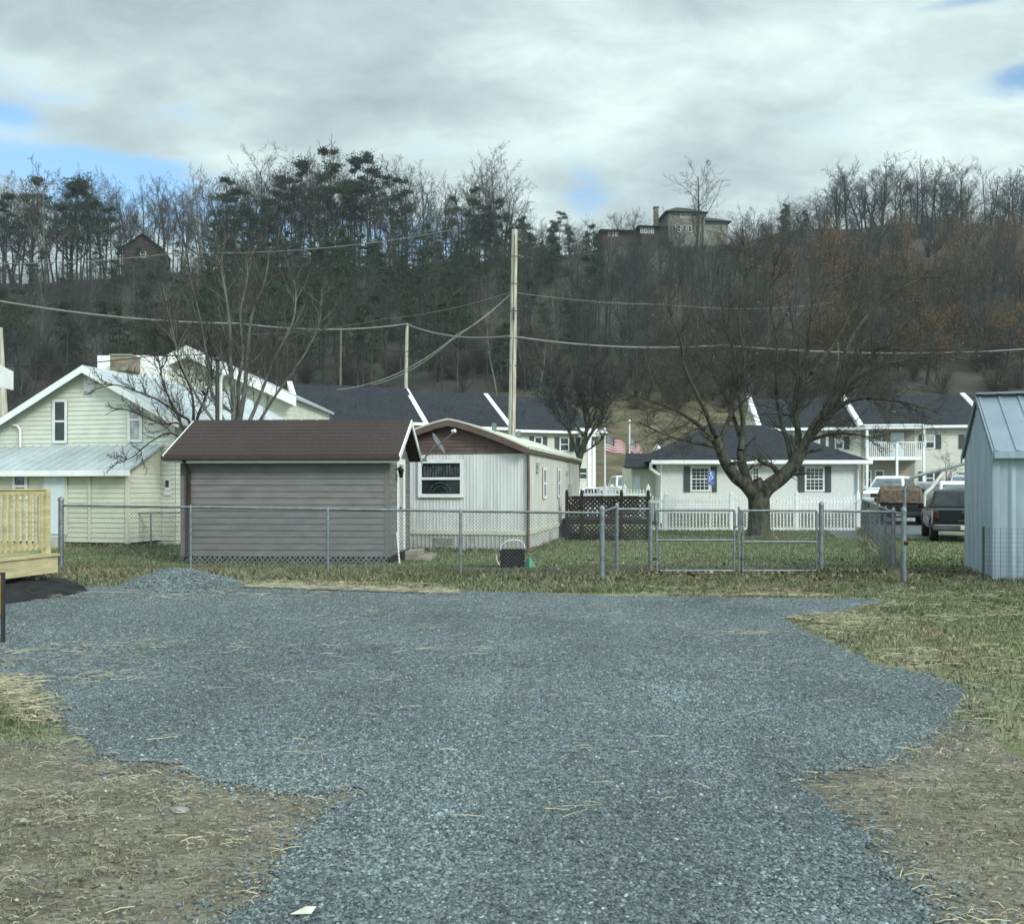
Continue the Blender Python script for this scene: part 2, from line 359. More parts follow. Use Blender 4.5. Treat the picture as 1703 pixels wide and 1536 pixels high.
rs = np.random.RandomState(7); rnd = random.Random(5)
# outline of the gravel, read off the photograph and laid on the ground
gp = [(-500, 1018), (-500, 1120), (0, 1122), (55, 1140), (95, 1180), (125, 1222), (165, 1252), (215, 1262), (300, 1272), (350, 1300), (420, 1312), (520, 1318), (606, 1312),
      (566, 1338), (515, 1378), (470, 1440), (435, 1492), (385, 1536), (270, 1700), (150, 2000), (1950, 2000), (1700, 1700), (1570, 1536), (1490, 1455), (1445, 1390), (1390, 1345), (1312, 1298),
      (1390, 1278), (1490, 1262), (1550, 1218), (1598, 1172), (1610, 1148), (1545, 1122), (1450, 1100), (1385, 1070), (1305, 1030), (1400, 1017), (1470, 1002), (1465, 996),
      (1200, 993), (1000, 990), (850, 985), (700, 980), (500, 974), (350, 971), (150, 974), (60, 985), (0, 1005)]
GP = [tuple(G(a, b))[:2] for a, b in gp]
fine = []
for i in range(len(GP)):
    a, b = np.array(GP[i]), np.array(GP[(i+1) % len(GP)]); L = np.linalg.norm(b-a); n = max(1, int(L/.05)); nr = np.array([b[1]-a[1], a[0]-b[0]])/(L+1e-9)
    for k in range(n):
        p = a+(b-a)*k/n; w = .10 if p[1] < 20 else 0
        fine.append(p+nr*((vnoise(np.array([p[0]*3]), np.array([p[1]*3]), 3)[0]-.5)*2.4*w+rs.uniform(-.035, .035)*(p[1] < 14)))
mb = MB(); mb.add([(p[0], p[1], .004) for p in fine], [tuple(range(len(fine)))]); 
def ground_material():
    m = bpy.data.materials.new('ground_mix'); m.use_nodes = True; nt = m.node_tree; nt.nodes.clear(); L = nt.links.new; N = nt.nodes.new
    o = N('ShaderNodeOutputMaterial'); b = N('ShaderNodeBsdfPrincipled'); L(b.outputs[0], o.inputs[0]); b.inputs['Roughness'].default_value = .95; b.inputs['Specular IOR Level'].default_value = .1
    t = N('ShaderNodeTexCoord'); a = N('ShaderNodeAttribute'); a.attribute_name = 'region'; s = N('ShaderNodeSeparateColor'); L(a.outputs['Color'], s.inputs[0])
    def nz(sc, det=5, ro=.62, st=(1, 1, 1)):
        mp = N('ShaderNodeMapping'); mp.inputs['Scale'].default_value = st; L(t.outputs['Object'], mp.inputs[0])
        n = N('ShaderNodeTexNoise'); n.inputs['Scale'].default_value = sc; n.inputs['Detail'].default_value = det; n.inputs['Roughness'].default_value = ro; L(mp.outputs[0], n.inputs['Vector']); return n.outputs['Fac']
    def ramp(f, *st):
        r = N('ShaderNodeValToRGB'); L(f, r.inputs[0]); e = r.color_ramp.elements
        e[0].position, e[0].color = st[0][0], (*st[0][1], 1); e[1].position, e[1].color = st[-1][0], (*st[-1][1], 1)
        for p, c in st[1:-1]: q = e.new(p); q.color = (*c, 1)
        return r.outputs[0]
    def mix(f, a_, b_):
        x = N('ShaderNodeMix'); x.data_type = 'RGBA'; L(f, x.inputs[0]); L(a_, x.inputs[6]); L(b_, x.inputs[7]); return x.outputs[2]
    grass = ramp(nz(2.2), (.33, (.125, .160, .075)), (.5, (.205, .235, .115)), (.66, (.30, .29, .17)))
    soil = ramp(nz(3.5, 6, .7, (.6, 1.4, 1)), (.3, (.118, .108, .082)), (.5, (.178, .165, .128)), (.7, (.265, .25, .196)))
    fn = ramp(nz(38, 4, .75, (.5, 1.3, 1)), (.36, (.42, .42, .42)), (.5, (1, 1, 1)), (.64, (1.55, 1.5, 1.35))); sm_ = N('ShaderNodeMix'); sm_.data_type = 'RGBA'; sm_.blend_type = 'MULTIPLY'; sm_.inputs[0].default_value = .8; L(soil, sm_.inputs[6]); L(fn, sm_.inputs[7]); soil = sm_.outputs[2]
    straw = ramp(nz(9, 6, .7, (1, 2.5, 1)), (.3, (.18, .15, .08)), (.5, (.36, .31, .18)), (.7, (.55, .49, .32)))
    asp = ramp(nz(4), (.3, (.12, .13, .14)), (.7, (.17, .185, .195)))
    def soft(ch, k=.55):
        mm = N('ShaderNodeMath'); mm.operation = 'ADD'; L(ch, mm.inputs[0]); q = N('ShaderNodeMath'); q.operation = 'MULTIPLY_ADD'; L(nz(5), q.inputs[0]); q.inputs[1].default_value = k*2; q.inputs[2].default_value = -k; L(q.outputs[0], mm.inputs[1])
        r = N('ShaderNodeMapRange'); r.interpolation_type = 'SMOOTHSTEP'; r.inputs[1].default_value = .35; r.inputs[2].default_value = .65; L(mm.outputs[0], r.inputs[0]); return r.outputs[0]
    c = mix(soft(s.outputs[0]), grass, soil); c = mix(soft(s.outputs[1], .7), c, straw); c = mix(s.outputs[2], c, asp)
    L(c, b.inputs['Base Color'])
    bp = N('ShaderNodeBump'); bp.inputs['Strength'].default_value = .9; bp.inputs['Distance'].default_value = .03; L(nz(26, 4, .7), bp.inputs['Height']); L(bp.outputs[0], b.inputs['Normal'])
    MATS['ground_mix'] = m
ground_material()
def gravel_material():
    m = bpy.data.materials.new('gravel_mix'); m.use_nodes = True; nt = m.node_tree; nt.nodes.clear(); L = nt.links.new; N = nt.nodes.new
    o = N('ShaderNodeOutputMaterial'); b = N('ShaderNodeBsdfPrincipled'); L(b.outputs[0], o.inputs[0]); b.inputs['Roughness'].default_value = .85; b.inputs['Specular IOR Level'].default_value = .2
    t = N('ShaderNodeTexCoord'); v = N('ShaderNodeTexVoronoi'); v.inputs['Scale'].default_value = 46; L(t.outputs['Object'], v.inputs['Vector'])
    sp = N('ShaderNodeSeparateColor'); L(v.outputs['Color'], sp.inputs[0])
    r = N('ShaderNodeValToRGB'); L(sp.outputs[0], r.inputs[0]); e = r.color_ramp.elements; e[0].position = 0; e[0].color = (.062, .076, .080, 1); e[1].position = 1; e[1].color = (.34, .385, .385, 1)
    q = e.new(.5); q.color = (.116, .142, .148, 1); q = e.new(.85); q.color = (.185, .217, .220, 1)
    n = N('ShaderNodeTexNoise'); n.inputs['Scale'].default_value = .55; n.inputs['Detail'].default_value = 7; n.inputs['Roughness'].default_value = .6; L(t.outputs['Object'], n.inputs['Vector'])
    mr = N('ShaderNodeMapRange'); mr.inputs[1].default_value = .3; mr.inputs[2].default_value = .72; mr.inputs[3].default_value = .66; mr.inputs[4].default_value = 1.32; L(n.outputs['Fac'], mr.inputs[0])
    x = N('ShaderNodeVectorMath'); x.operation = 'SCALE'; L(r.outputs[0], x.inputs[0]); L(mr.outputs[0], x.inputs['Scale']); L(x.outputs[0], b.inputs['Base Color'])
    bp = N('ShaderNodeBump'); bp.inputs['Strength'].default_value = 1; bp.inputs['Distance'].default_value = .02; bp.invert = True; L(v.outputs['Distance'], bp.inputs['Height']); L(bp.outputs[0], b.inputs['Normal'])
    MATS['gravel_mix'] = m
gravel_material()
go = mb.build('gravel_driveway', 'gravel_mix'); tag(go, kind='structure')
def axis(near, step, far, g):
    a = list(np.arange(near[0], near[1]+1e-6, step)); s = step
    while a[-1] < far[1]: s *= g; a.append(a[-1]+s)
    s = step
    while a[0] > far[0]: s *= g; a.insert(0, a[0]-s)
    return np.array(a)
gx = axis((-8, 9), .10, (-1500, 1500), 1.22); gy = axis((2.4, 18), .10, (-300, 2500), 1.22)
GX, GY = np.meshgrid(gx, gy); nx, ny = len(gx), len(gy)
inx, iny = GX, GY
z = (vnoise(inx*.8, iny*.8, 9)-.5)*.05*((iny < 18) & (iny > 0)); dg = dpoly(inx, iny, GP)*np.where(inpoly(inx, iny, GP), -1, 1)
z = np.where(dg < .25, z*0-.002-.02*(dg < -.12), z*np.clip((dg-.25)/.5, 0, 1)-.002)
z[iny > 16] = 0
PX = CX+inx*F/np.maximum(iny, .5); PY = HY+EYE*F/np.maximum(iny, .5)
soil = np.zeros_like(z); straw = np.zeros_like(z); asp = np.zeros_like(z)
Pp = lambda L: [tuple(G(a, b))[:2] for a, b in L]
SOILR = Pp([(1300, 1292), (1400, 1270), (1560, 1210), (1600, 1190), (1660, 1230), (1720, 1260), (2600, 1300), (2600, 2400), (1500, 2400), (1500, 1500)])
SOILL = Pp([(-900, 1235), (130, 1228), (170, 1250), (640, 1300), (640, 1330), (400, 1560), (200, 2400), (-1400, 2400)])
STRL = Pp([(-400, 1122), (70, 1124), (125, 1190), (90, 1205), (-400, 1175)])
STRF = Pp([(60, 958), (230, 966), (300, 975), (760, 990), (760, 974), (400, 965), (120, 956)])
soil = np.where(inpoly(inx, iny, SOILR) | inpoly(inx, iny, SOILL), 1, 0)*1.0
soil += .45*np.exp(-((iny-15.4)/.4)**2)*(inx > 1.2)*(inx < 7)       # bare earth under the gate
soil += .35*((inx > 6.2) & (iny > 15) & (iny < 20) & (inx > 6.2+.35*(iny-15.6)))*vnoise(inx, iny, 4)*1.5
straw = np.where(inpoly(inx, iny, STRL) | inpoly(inx, iny, STRF), 1, 0)*.95
edge = np.exp(-np.clip(dg, 0, 9)/.35)
straw = np.maximum(straw, .50*edge*(inx > 2)*(iny > 7)); straw = np.maximum(straw, .42*(inx > 3)*(iny > 7.5)*(iny < 12.5)*np.clip(1.5-dg*.35, 0, 1))
straw = np.maximum(straw, .38*(iny > 12.8)*(iny < 15.5)*vnoise(inx*.7, iny*.7, 6)*1.6)
straw = np.maximum(straw, .25*(iny > 15.5)*(iny < 32)*vnoise(inx*.25, iny*.5, 8)*1.6)
LOT = [(9.6, 26.5), (14.2, 26.5), (14.6, 31), (60, 31), (60, 58), (-40, 50), (-40, 41), (13.6, 41)]
asp = np.where(inpoly(inx, iny, LOT), 1, 0)*1.0
V = np.stack([GX, GY, z], -1).reshape(-1, 3); ii = np.arange(nx*ny).reshape(ny, nx)
Q = np.stack([ii[:-1, :-1], ii[:-1, 1:], ii[1:, 1:], ii[1:, :-1]], -1).reshape(-1, 4)
gnd = npmesh('ground', V, Q, ['ground_mix'], smooth=True); tag(gnd, kind='structure')
ca = gnd.data.color_attributes.new('region', 'FLOAT_COLOR', 'POINT')
ca.data.foreach_set('color', np.stack([np.clip(soil, 0, 1), np.clip(straw, 0, 1), asp, np.ones_like(z)], -1).astype(np.float32).ravel())
# lot kerb and drive slab far right, inside the gap between fence and truck
k = MB(); k.bar((11, 41.1, .06), (60, 41.1, .06), .2, .12); k.bar((14.7, 31, .06), (60, 31, .06), .18, .12); tag(k.build('kerb', 'concrete'), kind='structure')
# ------------------------------------------------------------------ hill
cxs = np.array([-400, -113, -60, -20, 10, 25, 50, 62, 90, 113, 400]); czs = np.array([45, 47, 50, 51, 53, 55.2, 56.3, 59.3, 60, 60, 52])
def hillz(x, y):
    c = np.interp(x*200/np.maximum(y, 120), cxs, czs)
    t = np.clip((y-70)/130, 0, 1); up = c*(t**1.12)
    z = np.where(y > 202, c-(y-202)*.12, up)
    z = np.where(y > 400, c-24, z)
    return z+(vnoise(x*.06+50, y*.06, 2)-.5)*3.0*np.clip((y-75)/40, 0, 1)*np.clip((225-y)/30, .25, 1)-.3
hx = np.linspace(-420, 420, 211); hy = np.concatenate([np.linspace(69, 260, 96), np.linspace(270, 700, 20)])
HX, HYY = np.meshgrid(hx, hy); HZ = hillz(HX, HYY); ii = np.arange(HX.size).reshape(HX.shape)
Q = np.stack([ii[:-1, :-1], ii[:-1, 1:], ii[1:, 1:], ii[1:, :-1]], -1).reshape(-1, 4)
mat('hill_soil', (.036, .036, .030), .95, col2=(.072, .062, .048), scale=.12, bump=.5, bscale=1.5, det=5, dirt=((.03, .04, .025), .07, .5, .7))
mat('hill_grass', (.060, .056, .034), .95, col2=(.155, .13, .082), scale=.35, stretch=(1, 2.5, 1), det=5, dirt=((.085, .085, .045), .12, .45, .7))
hmi = ((HYY[:-1, :-1] < 97+8*np.sin(HX[:-1, :-1]*.11)).astype(int)).ravel()
hill = npmesh('hill', np.stack([HX, HYY, HZ], -1).reshape(-1, 3), Q, ['hill_soil', 'hill_grass'], mi=hmi, smooth=True); tag(hill, kind='structure')
# ------------------------------------------------------------------ branch generator
def norm(v): return v/(np.linalg.norm(v)+1e-12)
def grow(out, rg, p, d, L, r, lev, P):
    n = P['n'][lev]; step = L/n; kids = P['kids'][lev] if lev < P['max'] else 0; pts = [p]; end = P.get('end', .25)
    for i in range(n):
        d = norm(d+rg.normal(0, P['wob'][lev], 3)+np.array([0, 0, P['up'][lev]])); q = p+d*step
        ra = r*(1-(1-end)*i/n); rb = r*(1-(1-end)*(i+1)/n); out.append((p, q, ra, rb, lev)); p = q
        if kids and (i+1)/n > P['start'][lev]:
            kk = kids*(1.0/n)/(1-P['start'][lev]); k = int(kk)+(rg.rand() < kk-int(kk))
            for _ in range(k):
                ang = rg.uniform(*P['ang'][lev]); t = norm(np.cross(d, rg.normal(0, 1, 3))); nd = norm(d*math.cos(ang)+t*math.sin(ang))
                f = P['lenf'][lev]*rg.uniform(.65, 1.15)*(1.15-.55*(i+1)/n)
                grow(out, rg, p-d*step*rg.rand()*.9, nd, L*f, max(rb*P['rf'][lev], P['rmin']), lev+1, P)
    return out
def segmesh(segs, sides=4):
    A = np.array([s[0] for s in segs]); B = np.array([s[1] for s in segs]); ra = np.array([s[2] for s in segs]); rb = np.array([s[3] for s in segs])
    d = B-A; d /= np.linalg.norm(d, axis=1, keepdims=True)+1e-12; h = np.where(np.abs(d[:, 2:3]) > .9, np.array([[1., 0, 0]]), np.array([[0, 0, 1.]]))
    a = np.cross(d, h); a /= np.linalg.norm(a, axis=1, keepdims=True); b = np.cross(d, a); V = []
    for (P_, r_) in ((A, ra), (B, rb)):
        for k in range(sides):
            t = 2*math.pi*k/sides; V.append(P_+(a*math.cos(t)+b*math.sin(t))*r_[:, None])
    V = np.stack(V, 1).reshape(-1, 3); base = (np.arange(len(segs))*2*sides)[:, None]
    Fq = np.concatenate([base+np.array([[k, (k+1) % sides, sides+(k+1) % sides, sides+k]]) for k in range(sides)], 0)
    return V, Fq
FOREST = dict(max=3, n=[9, 6, 4, 3], wob=[.05, .13, .18, .2], up=[.05, .09, .07, .05], kids=[17, 7, 6, 0], start=[.38, .25, .2, 0], ang=[(.45, .95), (.4, .9), (.4, .9), (0, 0)],
              lenf=[.42, .45, .5, 0], rf=[.42, .5, .6, 0], rmin=.016, end=.22)
SPREAD = dict(max=3, n=[7, 7, 5, 3], wob=[.08, .14, .2, .2], up=[.03, .05, .04, .03], kids=[16, 8, 7, 0], start=[.22, .2, .15, 0], ang=[(.5, 1.1), (.45, 1.0), (.4, 1.0), (0, 0)],
              lenf=[.62, .45, .5, 0], rf=[.5, .5, .6, 0], rmin=.016, end=.2)
BRUSH = dict(max=2, n=[5, 4, 3], wob=[.12, .2, .2], up=[.05, .04, .03], kids=[10, 7, 0], start=[.15, .1, 0], ang=[(.3, .9), (.4, 1), (0, 0)], lenf=[.6, .5, 0], rf=[.55, .6, 0], rmin=.013, end=.3)
def bare_proto(seed, H, P, r0):
    rg = np.random.RandomState(seed); out = []
    for k in range(1 if P is not BRUSH else 9):
        d = np.array([rg.normal(0, .03 if P is not BRUSH else .35), rg.normal(0, .03 if P is not BRUSH else .35), 1.])
        grow(out, rg, np.array([0., 0, -.3]), norm(d), H*.93 if P is not BRUSH else H*rg.uniform(.6, 1), r0, 0, P)
    return out
def pine_proto(seed, H, r0, low=.35, wide=.2):
    rg = np.random.RandomState(seed); out = []; T = []
    p = np.array([0., 0, -.3]); d = np.array([0, 0, 1.]); n = 12
    for i in range(n):
        d = norm(d+rg.normal(0, .03, 3)+np.array([0, 0, .1])); q = p+d*H/n; ra = r0*(1-.85*i/n); out.append((p, q, ra, r0*(1-.85*(i+1)/n), 0))
        h = (i+1)/n
        if h > low*.6:
            for k in range(3 if h > low else 1):
                a = rg.uniform(0, 6.28); L = H*wide*rg.uniform(.5, 1.1)*(1-.55*max(0, (h-.55)/.45))*(1 if h > low else .5)
                bd = norm(np.array([math.cos(a), math.sin(a), rg.uniform(-.05, .35)])); bp = p+(q-p)*rg.rand(); m = 4
                for j in range(m):
                    bd2 = norm(bd+rg.normal(0, .12, 3)); bq = bp+bd2*L/m; out.append((bp, bq, ra*.3*(1-.7*j/m)+.01, ra*.3*(1-.7*(j+1)/m)+.01, 1)); bp = bq
                    if h > low and j >= 1: T.append((bp, L*.27))
        p = q
    T.append((p, H*.05)); T.append((p-d*H*.04, H*.06))
    V = []; rgs = rg
    for c, R_ in T:
        m = 48
        cc = c+rgs.normal(0, 1, (m, 3))*np.array([R_, R_, R_*.36]); dirs = rgs.normal(0, 1, (m, 3))+np.array([0, 0, .5]); dirs /= np.linalg.norm(dirs, axis=1, keepdims=True)
        s = np.cross(dirs, rgs.normal(0, 1, (m, 3))); s /= np.linalg.norm(s, axis=1, keepdims=True); l = rgs.uniform(.22, .48, (m, 1)); w = rgs.uniform(.035, .085, (m, 1))
        V.append(np.stack([cc-s*w, cc+s*w, cc+dirs*l+s*w*.4, cc+dirs*l-s*w*.4], 1))
    V = np.concatenate(V, 0).reshape(-1, 3); return out, V, np.arange(len(V)).reshape(-1, 4)
def leafcards(rg, segs, per, size, spread):
    ends = [s for s in segs if s[4] >= 2]; V = []
    c = np.array([ends[i][1] for i in rg.randint(0, len(ends), per)])+rg.normal(0, spread, (per, 3))
    a = rg.normal(0, 1, (per, 3)); a /= np.linalg.norm(a, axis=1, keepdims=True); b = np.cross(a, rg.normal(0, 1, (per, 3))); b /= np.linalg.norm(b, axis=1, keepdims=True)
    s = rg.uniform(.5, 1, (per, 1))*size
    return np.stack([c-a*s, c-b*s*.6, c+a*s, c+b*s*.6], 1).reshape(-1, 3)
PROTO = {}   # name -> list of (V, F, material)
def addproto(key, segs, bark, twig, extra=None):
    tr = [s for s in segs if s[4] == 0]; cw = [s for s in segs if s[4] > 0]
    a = segmesh(tr, 6); c = segmesh([s for s in cw if s[4] == 1], 4); d = segmesh([s for s in cw if s[4] >= 2], 3) if any(s[4] >= 2 for s in cw) else None
    parts = [(*a, bark)]; cr = [(*c, bark)]
    if d: cr.append((*d, twig))
    if extra: cr += extra
    PROTO[key] = (parts, cr)
def joinparts(parts):
    V = []; Fs = []; mi = []; ms = []; b = 0
    for v, f, m in parts:
        if m not in ms: ms.append(m)
        V.append(v); Fs.append(f+b); mi.append(np.full(len(f), ms.index(m))); b += len(v)
    return V, Fs, mi, ms
def fix4(parts): return parts
for i in range(5): addproto('tall%d' % i, bare_proto(20+i, 15, FOREST, .17), 'bark_hill', 'twig_grey' if i % 2 else 'twig_brown')
for i in range(3): addproto('wide%d' % i, bare_proto(40+i, 12, SPREAD, .24), 'bark_hill', 'twig_grey')
for i in range(2):
    s = bare_proto(60+i, 11, SPREAD, .2); lv = leafcards(np.random.RandomState(i), s, 2200, .13, .3)
    addproto('oak%d' % i, s, 'bark_hill', 'twig_brown', [(lv, np.arange(len(lv)).reshape(-1, 4), 'leaf_rust')])
for i in range(2): addproto('pale%d' % i, bare_proto(70+i, 14, FOREST, .15), 'bark_pale', 'twig_pale')
for i in range(2): addproto('brush%d' % i, bare_proto(80+i, 4.5, BRUSH, .05), 'twig_brown', 'twig_red')
for i in range(4):
    s, nv, nf = pine_proto(90+i, 16 if i < 3 else 11, .2, [.45, .55, .62, .2][i], [.22, .2, .2, .26][i])
    addproto('pine%d' % i, s, 'bark_hill', 'bark_hill', [(nv, nf, 'needles' if i % 2 else 'needles_dark')])
PM = {}
def place_tree(key, label, cat, x, y, h, rz, group, name='bare_tree', z=None, base=None):
    H = {'t': 15, 'w': 12, 'o': 11, 'p': 15, 'b': 4.5}[key[0]]
    if key.startswith('pine'): H = 16 if key != 'pine3' else 11
    if key.startswith('pale'): H = 14
    if key not in PM:
        tr, cr = PROTO[key]; out = []
        for nm, pp in (('trunk', tr), ('crown', cr)):
            V, Fs, mi, ms = joinparts(pp); o = npmesh(nm, np.concatenate(V), np.concatenate(Fs), ms, mi=np.concatenate(mi)); out.append(o.data); bpy.data.objects.remove(o)
        PM[key] = out
    zz = float(hillz(np.array([x]), np.array([y]))[0]) if z is None else z
    t = thing(name, label, cat, (x, y, zz), rz, group); s = h/H; t.scale = (s*rnd.uniform(.9, 1.1), s*rnd.uniform(.9, 1.1), s)
    for nm, me in zip(('trunk', 'crown'), PM[key]):
        o = bpy.data.objects.new(nm, me); COL.objects.link(o); o.parent = t
    return t
def scatter(name, items, label=None):
    """one joined mesh of many trees (the far wood): items (key, x, y, z, s, rz)"""
    V = []; Fs = []; mi = []; ms = []; b = 0
    for key, x, y, zz, s, rz in items:
        c, sn = math.cos(rz), math.sin(rz); Rm = np.array([[c, -sn, 0], [sn, c, 0], [0, 0, 1]])
        for pp in PROTO[key]:
            for v, f, m in pp:
                if m not in ms: ms.append(m)
                V.append((v*s)@Rm.T+np.array([x, y, zz])); Fs.append(f+b); mi.append(np.full(len(f), ms.index(m))); b += len(v)
    o = npmesh(name, np.concatenate(V), np.concatenate(Fs), ms, mi=np.concatenate(mi)); tag(o, label, kind='stuff'); return o
# ------------------------------------------------------------------ woods
rg = np.random.RandomState(11)
items = []
def hz(x, y): return float(hillz(np.array([x]), np.array([y]))[0])
def thin(key, frac):
    tr, cr = PROTO[key]; n2 = []
    for v, f, m in cr:
        if len(f) > 600:
            if len(v) == 2*len(f):
                k_ = int(f[1, 0]-f[0, 0])//2; ns = len(f)//k_; sel = np.random.RandomState(1).rand(ns) < frac; f = np.concatenate([f[i*ns:(i+1)*ns][sel] for i in range(k_)])
            else: f = f[np.random.RandomState(1).rand(len(f)) < frac]
            u, inv = np.unique(f, return_inverse=True); v = v[u]; f = inv.reshape(f.shape)
        n2.append((v, f, m))
    PROTO[key+'t'] = (tr, n2)
for k_ in list(PROTO): thin(k_, .62)
NW = 1050
for _ in range(NW):
    y = 102+(rg.rand()**.85)*92; x = rg.uniform(-.66, .66)*y*1.02
    px = CX+x*F/y; t = (y-102)/92; u = rg.rand()
    if px < 340: key = 'wide%dt' % rg.randint(3) if u < .25 else ('tall%dt' % rg.randint(5) if u < .72 else ('pine%dt' % rg.randint(4) if u < .92 else 'pale%dt' % rg.randint(2)))
    elif px < 1000: key = ('pine%dt' % rg.randint(4)) if u < (.30+.42*t)*(.6 if px > 800 else 1) else ('tall%dt' % rg.randint(5) if u < .93 else 'pale%dt' % rg.randint(2))
    elif px < 1300: key = ('tall%dt' % rg.randint(5)) if u < .7 else ('wide%dt' % rg.randint(3) if u < .95 else 'pale%dt' % rg.randint(2))
    else: key = ('oak%dt' % rg.randint(2)) if u < .42 else ('tall%dt' % rg.randint(5) if u < .7 else 'wide%dt' % rg.randint(3))
    hs = rg.uniform(.55, .85)*(1-.35*(t > .75)*(px > 900))
    if px < 350 and t > .7: hs *= .6
    if 975 < px < 1235 and t > .72: hs *= .55
    if px > 960 and t > .8: hs *= (.55 if px < 1260 else .62)
    items.append((key, x, y, hz(x, y), hs, rg.uniform(0, 6.28)))
for _ in range(170):      # thicket along the right crest and under the hilltop house
    y = rg.uniform(184, 201); x = X(rg.uniform(1215, 1780), y); items.append(('wide%dt' % rg.randint(3) if rg.rand() < .6 else 'tall%dt' % rg.randint(5), x, y, hz(x, y), rg.uniform(.22, .36), rg.uniform(0, 6.28)))
for _ in range(90):       # evergreen undergrowth below the left ridge
    y = rg.uniform(172, 200); x = X(rg.uniform(340, 940), y); items.append(('pine3t' if rg.rand() < .6 else 'tall%dt' % rg.randint(5), x, y, hz(x, y), rg.uniform(.35, .62), rg.uniform(0, 6.28)))
for _ in range(420):
    y = rg.uniform(96, 128) if rg.rand() < .7 else rg.uniform(128, 196); x = rg.uniform(-.62, .62)*y
    items.append(('brush%d' % rg.randint(2), x, y, hz(x, y), rg.uniform(.6, 1.1), rg.uniform(0, 6.28)))
scatter('hillside_woods', items, 'bare brown and evergreen woods covering the hillside')
# ridge trees: individuals along the skyline.  (photo column, top row, kind, group index)
def ridge(px, top, key, label, name, D=None, group=None):
    D = D or rg.uniform(194, 206); x = X(px, D); z0 = hz(x, D); h = (Z(top, D)-z0)*(.93 if key[0] in 'tw' else 1)
    return place_tree(key, label, 'tree', x, D, max(h, 3), rg.uniform(0, 6.28), group, name)
def topline(px):
    return float(np.interp(px, [-60, 0, 90, 150, 240, 320, 370, 430, 520, 600, 680, 730, 790, 830, 870, 905, 960, 1000, 1060, 1100, 1230, 1290, 1340, 1380, 1450, 1540, 1600, 1650, 1703, 1760],
                           [300, 300, 282, 290, 292, 298, 268, 262, 258, 262, 270, 290, 290, 262, 330, 352, 362, 355, 360, 375, 350, 335, 325, 285, 262, 250, 268, 262, 265, 265]))
GA = 'bare trees on the ridge left of the utility pole'; GB = 'bare trees on the ridge right of the hilltop house'; GC = 'small bare trees by the hilltop house'; TWS = 1
px = -45
while px < 850:
    for lay in range(2):
        q = px+rg.uniform(-9, 9); u = rg.rand(); key = 'tall%d' % rg.randint(5) if u < .8 else ('wide%d' % rg.randint(3) if u < .9 else 'pale%d' % rg.randint(2))
        ridge(q, topline(q)+rg.uniform(-6, 45)+12*lay, key, 'bare winter tree on the wooded ridge left of the tall utility pole', 'bare_tree', D=rg.uniform(186, 200) if lay else rg.uniform(200, 222), group=GA)
    px += rg.uniform(11, 19)
px = 1345
while px < 1760:
    for lay in range(2):
        q = px+rg.uniform(-9, 9); u = rg.rand(); key = 'wide%d' % rg.randint(3) if u < .75 else 'tall%d' % rg.randint(5)
        ridge(q, topline(q)+rg.uniform(-4, 35)+10*lay, key, 'bare spreading tree on the ridge right of the hilltop house', 'bare_tree', D=rg.uniform(196, 203) if lay else rg.uniform(203, 222), group=GB)
    px += rg.uniform(12, 20)
for q, tp in ((880, 345), (905, 360), (945, 362), (985, 362), (1015, 352), (1045, 352), (1062, 362), (1232, 345), (1250, 352), (1275, 350), (1300, 338), (1322, 335), (1340, 340)):
    ridge(q, tp, 'wide%d' % rg.randint(3), 'small bare tree on the skyline beside the hilltop house', 'bare_tree', D=rg.uniform(206, 216), group=GC)
for q, tp, kk in ((8, 325, 2), (52, 298, 1), (105, 300, 0), (150, 290, 0), (128, 318, 1), (187, 345, 2), (375, 300, 1), (405, 318, 2), (462, 280, 0), (490, 300, 1), (500, 268, 0), (552, 252, 1), (590, 262, 0), (612, 255, 2),
                 (582, 300, 2), (668, 300, 1), (785, 312, 1), (835, 330, 0), (930, 352, 2), (815, 345, 1), (750, 330, 1), (445, 330, 1), (545, 300, 0), (630, 290, 2)):
    ridge(q, tp, 'pine%d' % kk, 'dark pine standing among the bare trees on the left half of the ridge', 'pine_tree', D=rg.uniform(186, 199), group='pines on the ridge left of the hilltop house')
for q, tp, kk in ((872, 362, 3), (918, 368, 3), (975, 385, 3), (948, 378, 3)):
    ridge(q, tp, 'pine%d' % kk, 'low dark pine on the skyline between the utility pole and the hilltop house', 'pine_tree', D=196, group='low pines left of the hilltop house')
for q, tp in ((1305, 340), (1340, 350), (1270, 372)):
    ridge(q, tp, 'pine3', 'low dark pine on the skyline just right of the hilltop house', 'pine_tree', D=197, group='pines right of the hilltop house')
ridge(1158, 272, 'wide1', 'lone tall bare tree rising in front of the hilltop house', 'bare_tree', D=193)
ridge(830, 258, 'pale0', 'tallest bare tree on the ridge just left of the utility pole top', 'bare_tree', D=197)
ridge(75, 285, 'pale1', 'pale trunked bare tree on the far left ridge', 'bare_tree', D=170)
t = place_tree('pale0', 'white barked tree on the slope below the hilltop house', 'tree', X(1105, 170), 170, 8.5, 1, None, 'bare_tree')
for i, (q, D, h) in enumerate(((30, 92, 9.2), (105, 96, 8.4))):
    place_tree('wide%d' % i, ['rounded bare grey tree at the foot of the wooded hill at the left edge', 'second rounded bare grey tree at the hill foot, above the cream house gable'][i], 'tree', X(q, D), D, h, i*2., None, 'bare_tree')
mat('band_grey', (.20, .20, .185), .9, var=.2, scale=3)
